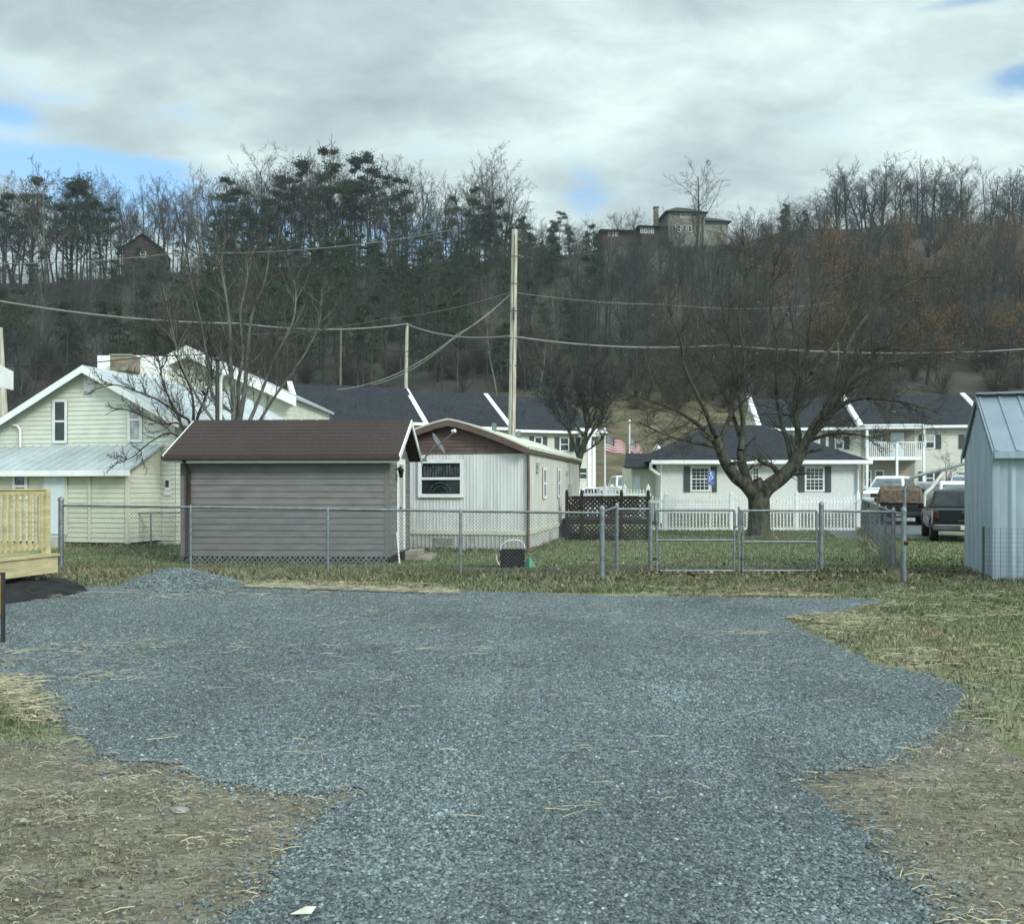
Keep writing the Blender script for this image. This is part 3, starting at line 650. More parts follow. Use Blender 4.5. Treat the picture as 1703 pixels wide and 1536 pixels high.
# ------------------------------------------------------------------ grey storage shed
def gable_roof(mb, x0, x1, y0, y1, ze, zr, th=.07, axis='x'):
    """two slabs; ridge along x (axis='x') between x0,x1 ; eaves at y0,y1"""
    if axis == 'x':
        ym = (y0+y1)/2
        mb.slab([(x0, y0, ze), (x1, y0, ze), (x1, ym, zr), (x0, ym, zr)], (0, 0, th)); mb.slab([(x0, ym, zr), (x1, ym, zr), (x1, y1, ze), (x0, y1, ze)], (0, 0, th-.001))
    else:
        xm = (x0+x1)/2
        mb.slab([(x0, y0, ze), (xm, y0, zr), (xm, y1, zr), (x0, y1, ze)], (0, 0, th)); mb.slab([(xm, y0, zr), (x1, y0, ze), (x1, y1, ze), (xm, y1, zr)], (0, 0, th-.001))
sh = thing('storage_shed', 'grey sided storage shed with brown shingle roof behind the chain link fence', 'shed', (-2.40, 17.6, 0), -.045)
WL, DL = 4.12, 2.45                      # wall runs from x=-WL..0, depth 0..DL
zb, zt = .16, 2.06; zr = 2.86
m = MB(); m.box(-WL, 0, 0.0, DL, zb, zt)
m.add([(0, 0, zt), (0, DL, zt), (0, DL/2, zr-.08), (-WL, 0, zt), (-WL, DL, zt), (-WL, DL/2, zr-.08)], [(0, 1, 2), (3, 5, 4)])
siding(m, (-WL, 0, 0), (1, 0, 0), zb, zt, .127, .018, lambda z: (.09, WL-.09), (0, -1, 0))
sl_ = (zr-.08-zt)/(DL/2)
siding(m, (0, 0, 0), (0, 1, 0), zb, zr-.1, .127, .016, lambda z: (.09, DL-.09) if z < zt else ((z-zt)/sl_+.02, DL-(z-zt)/sl_-.02), (1, 0, 0))
w = m.build('wall', 'shed_siding', sh)
m = MB(); m.box(-.09, .018, -.018, .09, zb-.01, zt); m.box(-WL-.018, -WL+.09, -.018, .09, zb-.01, zt); m.box(-.001, .018, DL-.09, DL, zb-.01, zt); m.each('corner_trim', 'shed_trim', sh)
m = MB(); gable_roof(m, -WL-.24, .24, -.27, DL+.27, zt+.02, zr, .05); rf = m.build('roof', 'shed_roof', sh)
for side in (0, 1):                       # overlapping shingle courses
    m = MB(); nC = 10; y0_, y1_ = ((-.27, DL/2) if side == 0 else (DL+.27, DL/2)); za_, zb3 = zt+.071, zr+.051
    for i in range(nC):
        a, b = i/nC, min((i+1.12)/nC, 1); m.slab([(-WL-.24, y0_+(y1_-y0_)*a, za_+(zb3-za_)*a), (.24, y0_+(y1_-y0_)*a, za_+(zb3-za_)*a), (.24, y0_+(y1_-y0_)*b, za_+(zb3-za_)*b-.006), (-WL-.24, y0_+(y1_-y0_)*b, za_+(zb3-za_)*b-.006)], (0, 0, .009))
    m.build('shingle_course', 'shed_roof', rf)
m = MB()
for i in range(14):                       # ridge caps
    x = -WL-.22+i*(WL+.44)/14; m.slab([(x, DL/2-.14, zr-.035), (x+.30, DL/2-.14, zr-.035), (x+.30, DL/2, zr+.062), (x, DL/2, zr+.062)], (0, 0, .008)); m.slab([(x, DL/2, zr+.062), (x+.30, DL/2, zr+.062), (x+.30, DL/2+.14, zr-.035), (x, DL/2+.14, zr-.035)], (0, 0, .008))
m.build('ridge_cap', 'shed_roof', rf)
m = MB(); zf = zt+.02
for yy, s in ((-.27, 1), (DL+.27, -1)):
    m.slab([(.242, yy, zf-.07), (.242, yy, zf+.055), (.242, DL/2, zr+.055), (.242, DL/2, zr-.07)], (.022, 0, 0))
    m.slab([(-WL-.242, yy, zf-.07), (-WL-.242, yy, zf+.055), (-WL-.242, DL/2, zr+.055), (-WL-.242, DL/2, zr-.07)], (-.022, 0, 0))
m.each('rake_board', 'trim_white', sh)
m = MB(); m.box(-WL-.24, .24, -.262, -.24, zf-.10, zf-.002); m.box(-WL-.1, .2, -.238, -.002, zf-.055, zf-.035); m.build('fascia', 'trim_white', sh)
m = MB(); m.box(-WL-.26, .26, -.36, -.264, zf-.05, zf+.03); g = m.build('gutter', 'gutter_brown', sh, bevel=.015)
m = MB(); m.tube([(-WL+.16, -.30, zf-.03), (-WL+.17, -.16, zf-.16), (-WL+.17, -.07, zf-.28), (-WL+.17, -.06, .25), (-WL+.17, -.16, .14)], .04, 8); m.build('downspout', 'gutter_brown', sh)
def lattice(mb, x0, x1, z0, z1, y, pitch, w, th=.012):
    """diagonal lattice strips clipped to the rectangle, plane y"""
    H = z1-z0
    for s, yo in ((1, 0), (-1, th)):
        c = x0-H
        while c < x1+H:
            a0, a1 = c, c+H; zz0, zz1 = (z0, z1) if s > 0 else (z1, z0)
            u0, u1 = max(a0, x0), min(a1, x1)
            if u1-u0 > .01:
                f = lambda u: zz0+(zz1-zz0)*(u-a0)/H
                mb.bar((u0, y+yo, f(u0)), (u1, y+yo, f(u1)), th, w, (0, 0, 1)) if abs(zz1-zz0) > .001 else None
            c += pitch
m = MB(); lattice(m, -WL, -.02, .0, zb, -.012, .10, .028); m.build('lattice_skirt', 'lattice_grey', sh)
m = MB(); m.box(-WL, 0, .12, DL, -.02, zb-.002); m.build('underside', 'plastic_black', sh)
m = MB(); m.box(.0175, .045, .80, .92, .2, 1.98); m.box(.0175, .045, 1.52, 1.68, .2, 1.98); m.box(.0175, .046, .80, 1.68, 1.98, 2.1); dr = m.build('door_frame', 'trim_white', sh)
m = MB(); m.box(.0175, .032, .921, 1.519, .2, 1.979); m.box(.032, .040, 1.0, 1.44, .35, 1.0); m.box(.032, .040, 1.0, 1.44, 1.12, 1.85); d = m.build('door', 'home_skirt', sh)
m = MB(); m.tube([(.06, 1.02, 1.02), (.06, 1.02, 1.10)], .022, 8); m.build('handle', 'steel_dark', d)
m = MB(); m.tube([(.02, .62, 1.86), (.13, .62, 1.93)], .015, 6); m.lathe((.13, .62, 1.70), [(.0, 0), (.035, .01), (.055, .14), (.075, .15), (.02, .22), (.0, .23)], 8); m.build('lantern', 'plastic_black', sh)
st = thing('wooden_steps', 'low dark wooden steps beside the white door of the grey shed', 'steps', (-2.2, 18.5, 0), -.045)
m = MB(); m.box(0, .55, 0, .9, 0, .10); m.box(0, .28, 0, .9, .102, .20); m.build('tread', 'pine_old', st, bevel=.01)
m = MB(); m.bar((-2.23, 17.86, 0), (-2.30, 17.95, .62), .03, .03); tag(m.build('wooden_stake', 'plastic_white'), 'pale stake leaning on the corner of the grey shed', 'stake')
# ------------------------------------------------------------------ mobile home
A = math.atan(.205); mh = thing('mobile_home', 'white ribbed mobile home with brown gable front behind the grey shed', 'mobile home', (.357, 21.0, 0), -A)
HWI, HLE = 3.72, 9.4; ze, zrg = 2.42, 3.03
prof = lambda u: ze+(zrg-ze)*(1-abs(u+HWI/2)/(HWI/2))**.92 if abs(u+HWI/2) < HWI/2 else ze   # u from -HWI to 0
zwl = 2.30
m = MB(); ribs(m, (-HWI, 0, 0), (1, 0, 0), (0, -1, 0), HWI, .082, .006, .50, lambda u: zwl); m.box(-HWI, -.0, .004, .02, .3, zwl); m.build('front_wall', 'home_wall', mh)
m = MB(); ribs(m, (0, 0, 0), (0, 1, 0), (1, 0, 0), HLE, .082, .006, .50, lambda u: ze-.02); m.build('side_wall', 'home_side', mh)
m = MB(); ribs(m, (-HWI, -.002, 0), (1, 0, 0), (0, -1, 0), HWI, .10, .012, -.05, lambda u: .40); ribs(m, (.002, 0, 0), (0, 1, 0), (1, 0, 0), HLE, .10, .012, -.05, lambda u: .40); m.build('skirting', 'home_skirt', mh)
m = MB(); m.box(-HWI, .03, -.034, 0, .40, .50); m.box(.003, .034, 0, HLE, .40, .50); m.build('belt_trim', 'pale_siding', mh)
m = MB(); siding(m, (-HWI, 0, 0), (1, 0, 0), zwl, zrg, .085, .018, lambda z: (0.02, HWI-.02) if z < ze else ((z-ze)/(zrg-ze)*HWI/2, HWI-(z-ze)/(zrg-ze)*HWI/2), (0, -1, 0)); m.quad((-HWI, .003, zwl), (0, .003, zwl), (0, .003, ze), (-HWI/2, .003, zrg), (-HWI, .003, ze)); m.build('gable_siding', 'home_brown', mh)
# roof shell: gentle arch extruded along the length, overhang in front
m = MB(); nU = 14; ov = .22; us = [-HWI-.06+(HWI+.12)*i/nU for i in range(nU+1)]; rz_ = [ze+.0+(zrg+.07-ze)*(1-abs((u+HWI/2)/(HWI/2+.06))**1.25) for u in us]
for i in range(nU):
    a, b = (us[i], rz_[i]), (us[i+1], rz_[i+1])
    m.slab([(a[0], -ov, a[1]), (b[0], -ov, b[1]), (b[0], HLE+.1, b[1]), (a[0], HLE+.1, a[1])], (0, 0, .035))
rf = m.build('roof', 'pale_siding', mh)
m = MB()
for i in range(nU):
    a, b = (us[i], rz_[i]), (us[i+1], rz_[i+1]); m.slab([(a[0], -ov-.014, a[1]-.15), (b[0], -ov-.014, b[1]-.15), (b[0], -ov-.014, b[1]-.004), (a[0], -ov-.014, a[1]-.004)], (0, .02, 0))
m.build('front_fascia', 'home_brown', rf)
m = MB(); m.box(.055, .085, -ov, HLE+.1, ze-.10, ze+.02); m.box(.003, .056, -ov, HLE+.1, ze-.06, ze-.04); m.build('side_fascia', 'pole_grey', rf)
m = MB(); m.box(.086, .12, -ov, HLE+.1, ze-.03, ze+.035); m.build('gutter', 'pale_siding', rf)
m = MB()
for y in (1.1, 4.2): m.box(-1.1, -1.0, y, y+.1, 2.8, 3.10)
m.each('roof_vent', 'galv', rf)
m = MB(); m.tube([(.03, -.05, ze-.05), (.035, -.055, 1.5), (.03, -.05, .02), (.12, -.12, 0)], .035, 8); m.build('downspout', 'home_brown', mh)
window(mh, -2.64, -1.52, 1.27, 2.17, y=-.012, fw=.085, name='window', out=.05)
m = MB(); rw = random.Random(3)
for i in range(13): x = -2.5+i*.068; m.box(x, x+.045, -.030, -.026, 1.77+rw.random()*.04, 1.98+rw.random()*.06)
m.build('curtain', 'curtain_faint', mh)
m = MB(); m.tube([(-2.1+.26*math.cos(t), -.03, 1.38+.24*math.sin(t)) for t in np.linspace(.1, 3.0, 12)], .012, 5); m.tube([(-2.1+.17*math.cos(t), -.03, 1.38+.15*math.sin(t)) for t in np.linspace(.1, 3.0, 9)], .010, 5); m.build('fan', 'curtain_faint', mh)
for y0, y1, z0, z1 in ((2.05, 2.55, 1.22, 2.02), (4.5, 5.0, 1.22, 2.05)):
    window(mh, y0, y1, z0, z1, y=.012, fw=.07, face=(1, 0), name='side_window')
m = MB()
for y, z in ((1.15, 2.02), (1.15, 1.88), (6.3, 1.9)): m.box(.012, .06, y, y+.26, z, z+.1)
m.each('wall_vent', 'home_skirt', mh)
m = MB(); m.box(.014, .10, 6.7, 7.0, 1.0, 1.6); m.tube([(.05, 6.85, 1.6), (.05, 6.85, 2.35)], .02, 6); m.box(.013, .05, 3.1, 3.5, .14, .34); m.build('meter_box', 'home_skirt', mh)
m = MB(); m.box(-2.25, -1.80, -.03, -.018, .12, .30); vg = m.build('skirt_vent', 'plastic_black', mh)
m = MB(); lattice(m, -2.25, -1.80, .12, .30, -.036, .05, .012, .004); m.box(-2.27, -1.78, -.04, -.03, .10, .12); m.box(-2.27, -1.78, -.04, -.03, .30, .32); m.build('grille', 'home_skirt', vg)
# satellite dish on the shed's rear eave
p0 = W(706, 760, 19.6); p1 = W(727, 739, 19.6); sdh = thing('satellite_dish', 'small grey satellite dish on an arm above the shed rear eave', 'satellite dish', p0)
q = p1-p0; m = MB(); m.tube([(0, 0, -.06), (0.02, 0, .0), q], .02, 8); m.box(-.05, .05, -.04, .04, -.1, -.03); m.build('mast', 'galv', sdh)
dn = Vector((.84, -.10, .50)).normalized(); ax = dn.cross(Vector((0, 1, 0))).normalized(); ay = dn.cross(ax)
m = MB(); vs = [q+dn*0]; n = 20; rings = 4
vs = [q]; fs = []
for r_ in range(1, rings+1):
    rr = .27*r_/rings
    for k in range(n):
        t = 2*math.pi*k/n; vs.append(q+ax*rr*math.cos(t)*.92+ay*rr*math.sin(t)+dn*(rr*rr*.75))
for k in range(n): fs.append((0, 1+k, 1+(k+1) % n))
for r_ in range(rings-1):
    for k in range(n): a = 1+r_*n; fs.append((a+k, a+n+k, a+n+(k+1) % n, a+(k+1) % n))
m.add(vs, fs, True); do = m.build('dish', 'galv', sdh); s_ = do.modifiers.new('s', 'SOLIDIFY'); s_.thickness = .012
lb = W(757, 716, 19.3)-p0; m = MB(); m.tube([q-ax*.0+Vector((0, 0, -.05)), lb], .012, 6); m.build('feed_arm', 'galv', sdh)
m = MB(); m.tube([lb, lb+(q-lb).normalized()*.09+Vector((0, 0, .03))], .04, 8); m.build('receiver', 'plastic_white', sdh)
# ------------------------------------------------------------------ cream house at the left
C_ = math.atan(.247); ch = thing('cream_house', 'cream sided house with white metal gable roof and enclosed lean-to porch', 'house', (-11.46, 24.5, 0), -C_)
k = 1/math.cos(C_); xr, xl = 2.75, -3.6; apex, er = 4.72, 3.30; sp = (apex-er)/xr; el_ = apex+xl*sp; HD = 7.5
m = MB(); m.quad((xl, .002, 0), (xr-.12, .002, 0), (xr-.12, .002, er), (0, .002, apex), (xl, .002, el_))
m.quad((xr-.12, 0, 0), (xr-.12, HD, 0), (xr-.12, HD, er), (xr-.12, 0, er)); m.quad((xl, HD, 0), (xr-.12, HD, 0), (xr-.12, HD, er), (0, HD, apex), (xl, HD, el_))
siding(m, (0, 0, 0), (1, 0, 0), 0.1, apex-.02, .125, .02, lambda z: (max(xl, -(apex-z)/sp), min(xr-.12, (apex-z)/sp)), (0, -1, 0))
siding(m, (xr-.12, 0, 0), (0, 1, 0), 0.1, er, .125, .02, lambda z: (0, HD), (1, 0, 0)); m.build('wall', 'cream_siding', ch)
m = MB(); m.slab([(0, -.3, apex+.02), (xr+.2, -.3, er-.1), (xr+.2, HD+.2, er-.1), (0, HD+.2, apex+.02)], (0, 0, .05)); m.slab([(xl-.2, -.3, el_-.1), (0, -.3, apex+.02), (0, HD+.2, apex+.02), (xl-.2, HD+.2, el_-.1)], (0, 0, .049))
for i in range(18):                      # raised seams of the metal roof
    y = -.28+i*.44
    m.bar((0, y, apex+.075), (xr+.2, y, er-.045), .02, .02); m.bar((0, y, apex+.075), (xl-.2, y, el_-.045), .02, .02)
rf = m.build('roof', 'metal_roof', ch)
m = MB(); m.slab([(0, -.31, apex-.13), (xr+.2, -.31, er-.25), (xr+.2, -.31, er-.06), (0, -.31, apex+.06)], (0, -.02, 0)); m.slab([(xl-.2, -.31, el_-.25), (0, -.31, apex-.13), (0, -.31, apex+.06), (xl-.2, -.31, el_-.06)], (0, -.02, 0)); m.each('rake_board', 'trim_white', rf); m = MB()
m.box(xr+.2, xr+.3, -.3, HD+.2, er-.17, er-.05); m.build('gutter', 'trim_white', rf)
m = MB(); m.box(-.17, .17, -.04, -.02, apex-.62, apex-.22)
for i in range(6): m.box(-.14, .14, -.052, -.041, apex-.60+i*.06, apex-.565+i*.06)
m.build('gable_vent', 'vinyl_white', ch)
def hx_(px, D=24.3): return (X(px, D)+11.46)*k
window(ch, hx_(74), hx_(102), 2.72, 3.92, y=-.02, fw=.075, name='upper_window')
window(ch, hx_(216), hx_(243), 2.72, 3.92, y=-.02, fw=.075, name='upper_window', glassm='glass_floral')
# porch
PD = 1.35; pr = xr-.55
m = MB(); m.slab([(xl, -PD-.25, Z(783, 22.8)), (pr+.25, -PD-.25, Z(783, 22.8)), (pr+.1, 0, Z(742, 24.3)), (xl, 0, Z(742, 24.3))], (0, 0, .035))
za, zb_ = Z(783, 22.8), Z(742, 24.3)
for i in range(22):
    x = pr+.18-i*.30
    if x > xl: m.bar((x, -PD-.24, za+.045), (x-.1*(x > pr), 0, zb_+.045), .03, .025)
m.build('porch_roof', 'metal_roof_grey', ch)
m = MB(); m.box(xl, pr+.25, -PD-.275, -PD-.255, za-.13, za+.02); m.build('porch_fascia', 'trim_white', ch)
m = MB(); m.quad((xl, -PD, .12), (pr, -PD, .12), (pr, -PD, za-.02), (xl, -PD, za-.02)); m.quad((pr, -PD, .12), (pr, -.021, .12), (pr, -.021, zb_-.03), (pr, -PD, za-.02))
siding(m, (0, -PD, 0), (1, 0, 0), .12, za-.03, .125, .02, lambda z: (xl, pr), (0, -1, 0)); siding(m, (pr, -PD, 0), (0, 1, 0), .12, za-.03, .125, .02, lambda z: (0, PD-.03), (1, 0, 0)); m.build('porch_wall', 'porch_siding', ch)
hp = lambda px: (X(px, 23.1)+11.8)*k
m = MB(); m.box(hp(152), hp(157), -PD-.045, -PD-.02, .12, za-.04); m.box(pr-.05, pr+.03, -PD-.045, -PD+.04, .1, za-.04); m.each('corner_post', 'porch_siding', ch)
m = MB(); m.box(hp(70), hp(109), -PD-.05, -PD-.02, .32, 1.9); d = m.build('door', 'door_white', ch)
m = MB(); m.box(hp(66), hp(70), -PD-.055, -PD-.02, .3, 1.96); m.box(hp(109), hp(113), -PD-.055, -PD-.02, .3, 1.96); m.build('frame', 'porch_siding', d)
window(ch, hp(8), hp(37), 1.2, 1.88, y=-PD-.02, fw=.08, name='porch_window', glassm='glass_mid')
m = MB(); m.box(hp(70), hp(108), -PD-.3, -PD-.02, 0, .25); m.build('step', 'concrete', ch)
m = MB(); m.tube([(hx_(-2), -.06, 3.24), (hx_(8), -.08, 3.22), (hx_(13), -.08, 3.10), (hx_(13), -.08, 2.62)], .03, 7); m.build('downspout', 'trim_white', ch)
m = MB(); m.box(xr-.42, xr-.25, -.05, -.02, 1.42, 1.75); m.box(xr-.45, xr-.22, -.045, -.02, 1.30, 1.41); m.build('meter', 'vinyl_white', ch)
m = MB(); m.box(xr-.385, xr-.285, -.06, -.051, 1.52, 1.70); m.build('meter_glass', 'glass_dark', ch)
# flue pipes rising behind the shed: dark and white pair
m = MB(); m.tube([W(361, 712, 21.5), W(361, 640, 21.5), W(362, 598, 21.5)], .045, 8); m.lathe(W(362, 600, 21.5), [(0, .0), (.09, 0), (.09, .05), (0, .12)], 10); m.v = [(a, b, c) for a, b, c in m.v]
m.tube([W(361, 712, 21.5), (X(361, 21.5), 21.5, .0)], .045, 8); tag(m.build('flue_pipe', 'steel_dark'), 'dark metal flue pipe standing behind the grey shed roof', 'pipe')
m = MB(); m.tube([(X(367, 21.6), 21.6, 0), W(367, 636, 21.6), W(369, 625, 21.6), W(374, 622, 21.6)], .04, 8); tag(m.build('conduit_pipe', 'plastic_white'), 'white conduit pipe next to the dark flue behind the shed', 'pipe')
# white gabled house behind
D2 = 41.0; wh = thing('white_house', 'tall white gabled house partly hidden behind the cream house roof', 'house', (X(318, D2), D2, 0), 0)
s2 = D2/F; ap = Z(582, D2); hw = 180*s2; ee = Z(666, D2); sp2 = (ap-ee)/hw
m = MB(); m.quad((-hw+.3, 0, 0), (hw-.25, 0, 0), (hw-.25, 0, ee+.1), (0, 0, ap-.05), (-hw+.3, 0, ee+.1)); m.quad((hw-.25, 0, 0), (hw-.25, 8, 0), (hw-.25, 8, ee+.1), (hw-.25, 0, ee+.1))
siding(m, (0, 0, 0), (1, 0, 0), 2.4, ap-.1, .2, .02, lambda z: (max(-hw+.3, -(ap-z)/sp2+.05), min(hw-.25, (ap-z)/sp2-.05)), (0, -1, 0)); m.build('wall', 'cream_siding', wh)
m = MB(); gable_roof(m, -hw, hw, -.6, 8, ee, ap, .12, axis='y'); rf = m.build('roof', 'metal_roof', wh)
m = MB()
for s in (-1, 1): m.slab([(0, -.62, ap-.42), (s*hw, -.62, ee-.32), (s*hw, -.62, ee+.1), (0, -.62, ap+.1)], (0, -.03, 0))
m.each('rake_board', 'trim_white', rf)
m = MB(); m.box((177-318)*s2, (290-318)*s2, -.9, 7.5, 3.0, Z(591, D2-.9)); m.build('parapet', 'trim_white', wh)
m = MB(); m.box((214-318)*s2, (247-318)*s2, -1.9, -.905, Z(625, D2), Z(590.5, D2-1.9)); cb = m.build('chimney', 'chimney_tan', wh)
m = MB(); m.box((213-318)*s2, (248-318)*s2, -1.95, -.88, Z(590.5, D2-1.9)+.002, Z(589, D2-1.9)); m.build('cap', 'concrete', cb)
# neighbouring building whose eave corner pokes in at the left edge, and the deck that belongs to it
nb = thing('neighbour_building', 'white eave corner of a building at the left edge above the cream house roof', 'house', (0, 0, 0))
Dn = 15.5; m = MB(); x1 = X(20, Dn); m.slab([(x1-4, Dn-3, 3.42), (x1, Dn-3, 3.42), (x1, Dn, 3.42), (x1-4, Dn, 3.42)], (0, 0, .03))
m.slab([(x1, Dn, 3.45), (x1, Dn-3, 3.45), (x1-3, Dn-3, 5.0), (x1-3, Dn, 5.0)], (0, 0, .05)); m.build('roof', 'metal_roof', nb)
m = MB(); m.slab([(x1+.001, Dn+.001, 3.18), (x1+.001, Dn+.001, 3.5), (x1-3, Dn+.001, 5.05), (x1-3, Dn+.001, 4.75)], (0, .025, 0)); m.box(x1+.001, x1+.025, Dn-3, Dn, 3.18, 3.5); m.build('fascia', 'trim_white', nb)
m = MB(); m.box(x1-4, x1-.42, Dn-2.8, Dn-.35, 0, 3.415); m.build('wall', 'pale_siding', nb)
dk = thing('wooden_deck', 'new yellow pine deck with picket railing at the left edge', 'deck', (-6.9, 13.7, 0), -.22)
# local: +x right, deck lies x<0, side face along y from 0 toward -y
m = MB()
for i in range(12): m.box(-3.2, .03, -1.9+i*.16, -1.9+i*.16+.15, .47, .505)
m.build('deck_board', 'pine_new', dk)
m = MB(); m.box(-.04, 0, -1.9, 0, .22, .469); m.box(-3.2, -.041, -.04, 0, .22, .469); m.box(-3.2, -.041, -1.9, -1.86, .22, .469); m.build('rim_joist', 'pine_new', dk)
m = MB(); m.box(-3.0, -.25, -.35, -.31, .02, .21); m.box(-.29, -.25, -1.8, -.36, .02, .21); m.build('lower_beam', 'pine_old', dk)
for x, y in ((-.30, -.22), (-1.8, -.22), (-.30, -1.6)): m = MB(); m.box(x, x+.09, y, y+.09, -.02, .219); m.build('support_post', 'pine_new', dk)
m = MB(); m.box(-.19, -.10, -.12, -.03, .506, 1.49); m.build('railing_post', 'pine_new', dk)
m = MB(); m.box(-.19, -.10, -1.85, -1.76, .506, 1.49); m.build('railing_post', 'pine_new', dk)
m = MB(); m.box(-.17, -.12, -1.76, -.121, 1.38, 1.465); m.box(-.195, -.095, -1.755, -.125, 1.4652, 1.49); m.build('top_rail', 'pine_new', dk)
m = MB(); m.box(-.17, -.12, -1.76, -.121, .60, .66); m.build('bottom_rail', 'pine_new', dk)
for i in range(13): m = MB(); y = -.24-i*.118; m.box(-.119, -.083, y, y+.036, .58, 1.42); m.build('baluster', 'pine_new', dk)
for i in range(13): m = MB(); x = -.32-i*.118; m.box(x, x+.036, -.10, -.064, .58, 1.42); m.build('baluster', 'pine_new', dk)
m = MB(); m.box(-3.2, -.191, -.10, -.05, 1.4201, 1.455); m.box(-3.2, -.191, -.12, -.101, .60, .66); m.build('back_rail', 'pine_new', dk)
# black fabric mound under the deck
def mound(name, poly_px, hgt, mt, label, cat, seed, power=.7, rough=.05, step=.05, base=0.0, peak=None):
    P_ = [tuple(G(a, b))[:2] for a, b in poly_px]; xs = [p[0] for p in P_]; ys = [p[1] for p in P_]
    ax_ = np.arange(min(xs)-.1, max(xs)+.1, step); ay_ = np.arange(min(ys)-.1, max(ys)+.1, step); MX, MY = np.meshgrid(ax_, ay_)
    ins = inpoly(MX, MY, P_); d = dpoly(MX, MY, P_)*np.where(ins, 1, -1)
    mxd = d.max(); z = hgt*np.clip(d/mxd, 0, 1)**power+np.where(d > 0, (vnoise(MX*5, MY*5, seed)-.5)*rough*2*np.clip(d/.1, 0, 1), 0)+base; z[d <= 0] = -.03
    ii = np.arange(MX.size).reshape(MX.shape); Q = np.stack([ii[:-1, :-1], ii[:-1, 1:], ii[1:, 1:], ii[1:, :-1]], -1).reshape(-1, 4)
    o = npmesh(name, np.stack([MX, MY, z], -1).reshape(-1, 3), Q, [mt], smooth=True); tag(o, label, cat); return o, (MX, MY, z, d)
mound('landscape_fabric', [(-150, 1012), (5, 1006), (60, 998), (110, 991), (146, 984), (138, 974), (112, 966), (92, 958), (60, 962), (-150, 968)], .17, 'fabric_black', 'crumpled black landscape fabric heaped under the pine deck', 'landscape fabric', 3, .6, .06, .05, .01)
_, (MX, MY, MZ, MD) = mound('gravel_pile', [(192, 978), (240, 984), (300, 986), (370, 984), (412, 976), (395, 966), (340, 960), (280, 957), (225, 962)], .24, 'gravel_mix', 'low pile of spare grey gravel before the chain link fence', 'gravel pile', 8, .9, .03, .05, .01)
# amber machine guard at the left edge
sg = thing('yard_sign', 'dark framed sign with amber panel cut by the left edge of the photo', 'sign', (X(4.5, 8.75), 8.75, 0), 0)
m = MB(); m.box(-.012, .018, -.015, .015, 0, .68); m.build('post', 'steel_dark', sg); m = MB(); m.box(-.9, -.87, -.015, .015, 0, .68); m.build('post', 'steel_dark', sg)
m = MB(); m.box(-.87, -.012, -.012, .012, .655, .68); m.build('top_bar', 'steel_dark', sg); m = MB(); m.box(-.868, -.016, -.008, .008, .28, .64); m.build('panel', 'sign_amber', sg, bevel=.03)
# ------------------------------------------------------------------ chain link
def fabric(mb, p, q, z0, z1, w=.0042, pitch=.062, thick=.0013):
    """diamond wire mesh between ground points p,q; z0,z1 may be pairs"""
    p, q = np.array(p, float), np.array(q, float); L = np.linalg.norm(q-p); d = (q-p)/L; n = np.array([-d[1], d[0]])
    z0 = z0 if isinstance(z0, tuple) else (z0, z0); z1 = z1 if isinstance(z1, tuple) else (z1, z1)
    nu = int(L/pitch); H = (z1[0]-z0[0]); nz = int(H/pitch)
    for i in range(nu):
        for s in (0, 1):
            for j in range(nz):
                a = (i+((j+s) % 2))*pitch; b = (i+((j+1+s) % 2))*pitch
                if s == 1: a, b = (i+1-((j) % 2))*pitch, (i+1-((j+1) % 2))*pitch
                if s == 0: a, b = (i+(j % 2))*pitch, (i+((j+1) % 2))*pitch
                fz = lambda u, t: (z0[0]+(z0[1]-z0[0])*u/L)*(1-t)+(z1[0]+(z1[1]-z1[0])*u/L)*t
                A = p+d*a; B = p+d*b; za, zb2 = fz(a, j/nz), fz(b, (j+1)/nz); o = n*(w*.6 if s else -w*.6)
                for e in (0, 1):   # two crossed ribbons make a solid-looking wire
                    if e == 0: mb.quad((A[0]+o[0]-d[0]*w*.7, A[1]+o[1]-d[1]*w*.7, za), (A[0]+o[0]+d[0]*w*.7, A[1]+o[1]+d[1]*w*.7, za), (B[0]+o[0]+d[0]*w*.7, B[1]+o[1]+d[1]*w*.7, zb2), (B[0]+o[0]-d[0]*w*.7, B[1]+o[1]-d[1]*w*.7, zb2))
                    else: mb.quad((A[0]+o[0]-n[0]*thick, A[1]+o[1]-n[1]*thick, za), (A[0]+o[0]+n[0]*thick, A[1]+o[1]+n[1]*thick, za), (B[0]+o[0]+n[0]*thick, B[1]+o[1]+n[1]*thick, zb2), (B[0]+o[0]-n[0]*thick, B[1]+o[1]-n[1]*thick, zb2))
def fence_post(root, p, h, r=.028, cap=True):
    m = MB(); m.tube([(p[0], p[1], -.1), (p[0], p[1], h)], r, 10)
    if cap: m.lathe((p[0], p[1], h), [(r*1.15, -.03), (r*1.15, .01), (r*.6, .035), (0, .05)], 10)
    m.build('post', 'galv', root)
def chain_fence(name, label, pts, hs, posts, group=None, w=.0042, pitch=.062, mid=None, thick=.0013):
    r = thing(name, label, 'fence', (0, 0, 0), 0, group)
    for (p, q), (h0, h1) in zip(zip(pts[:-1], pts[1:]), zip(hs[:-1], hs[1:])):
        m = MB(); m.tube([(p[0], p[1], h0), (q[0], q[1], h1)], .021, 8); m.build('top_rail', 'galv', r)
        m = MB(); fabric(m, p, q, (.03, .03), (h0-.01, h1-.01), w, pitch, thick); m.tube([(p[0], p[1], .03), (q[0], q[1], .03)], .004, 4); m.build('mesh', 'galv_wire', r)
    for (x, y, h, rr) in posts: fence_post(r, (x, y), h, rr)
    return r
fa, fb = (-8.0, 16.0), (1.43, 14.3)
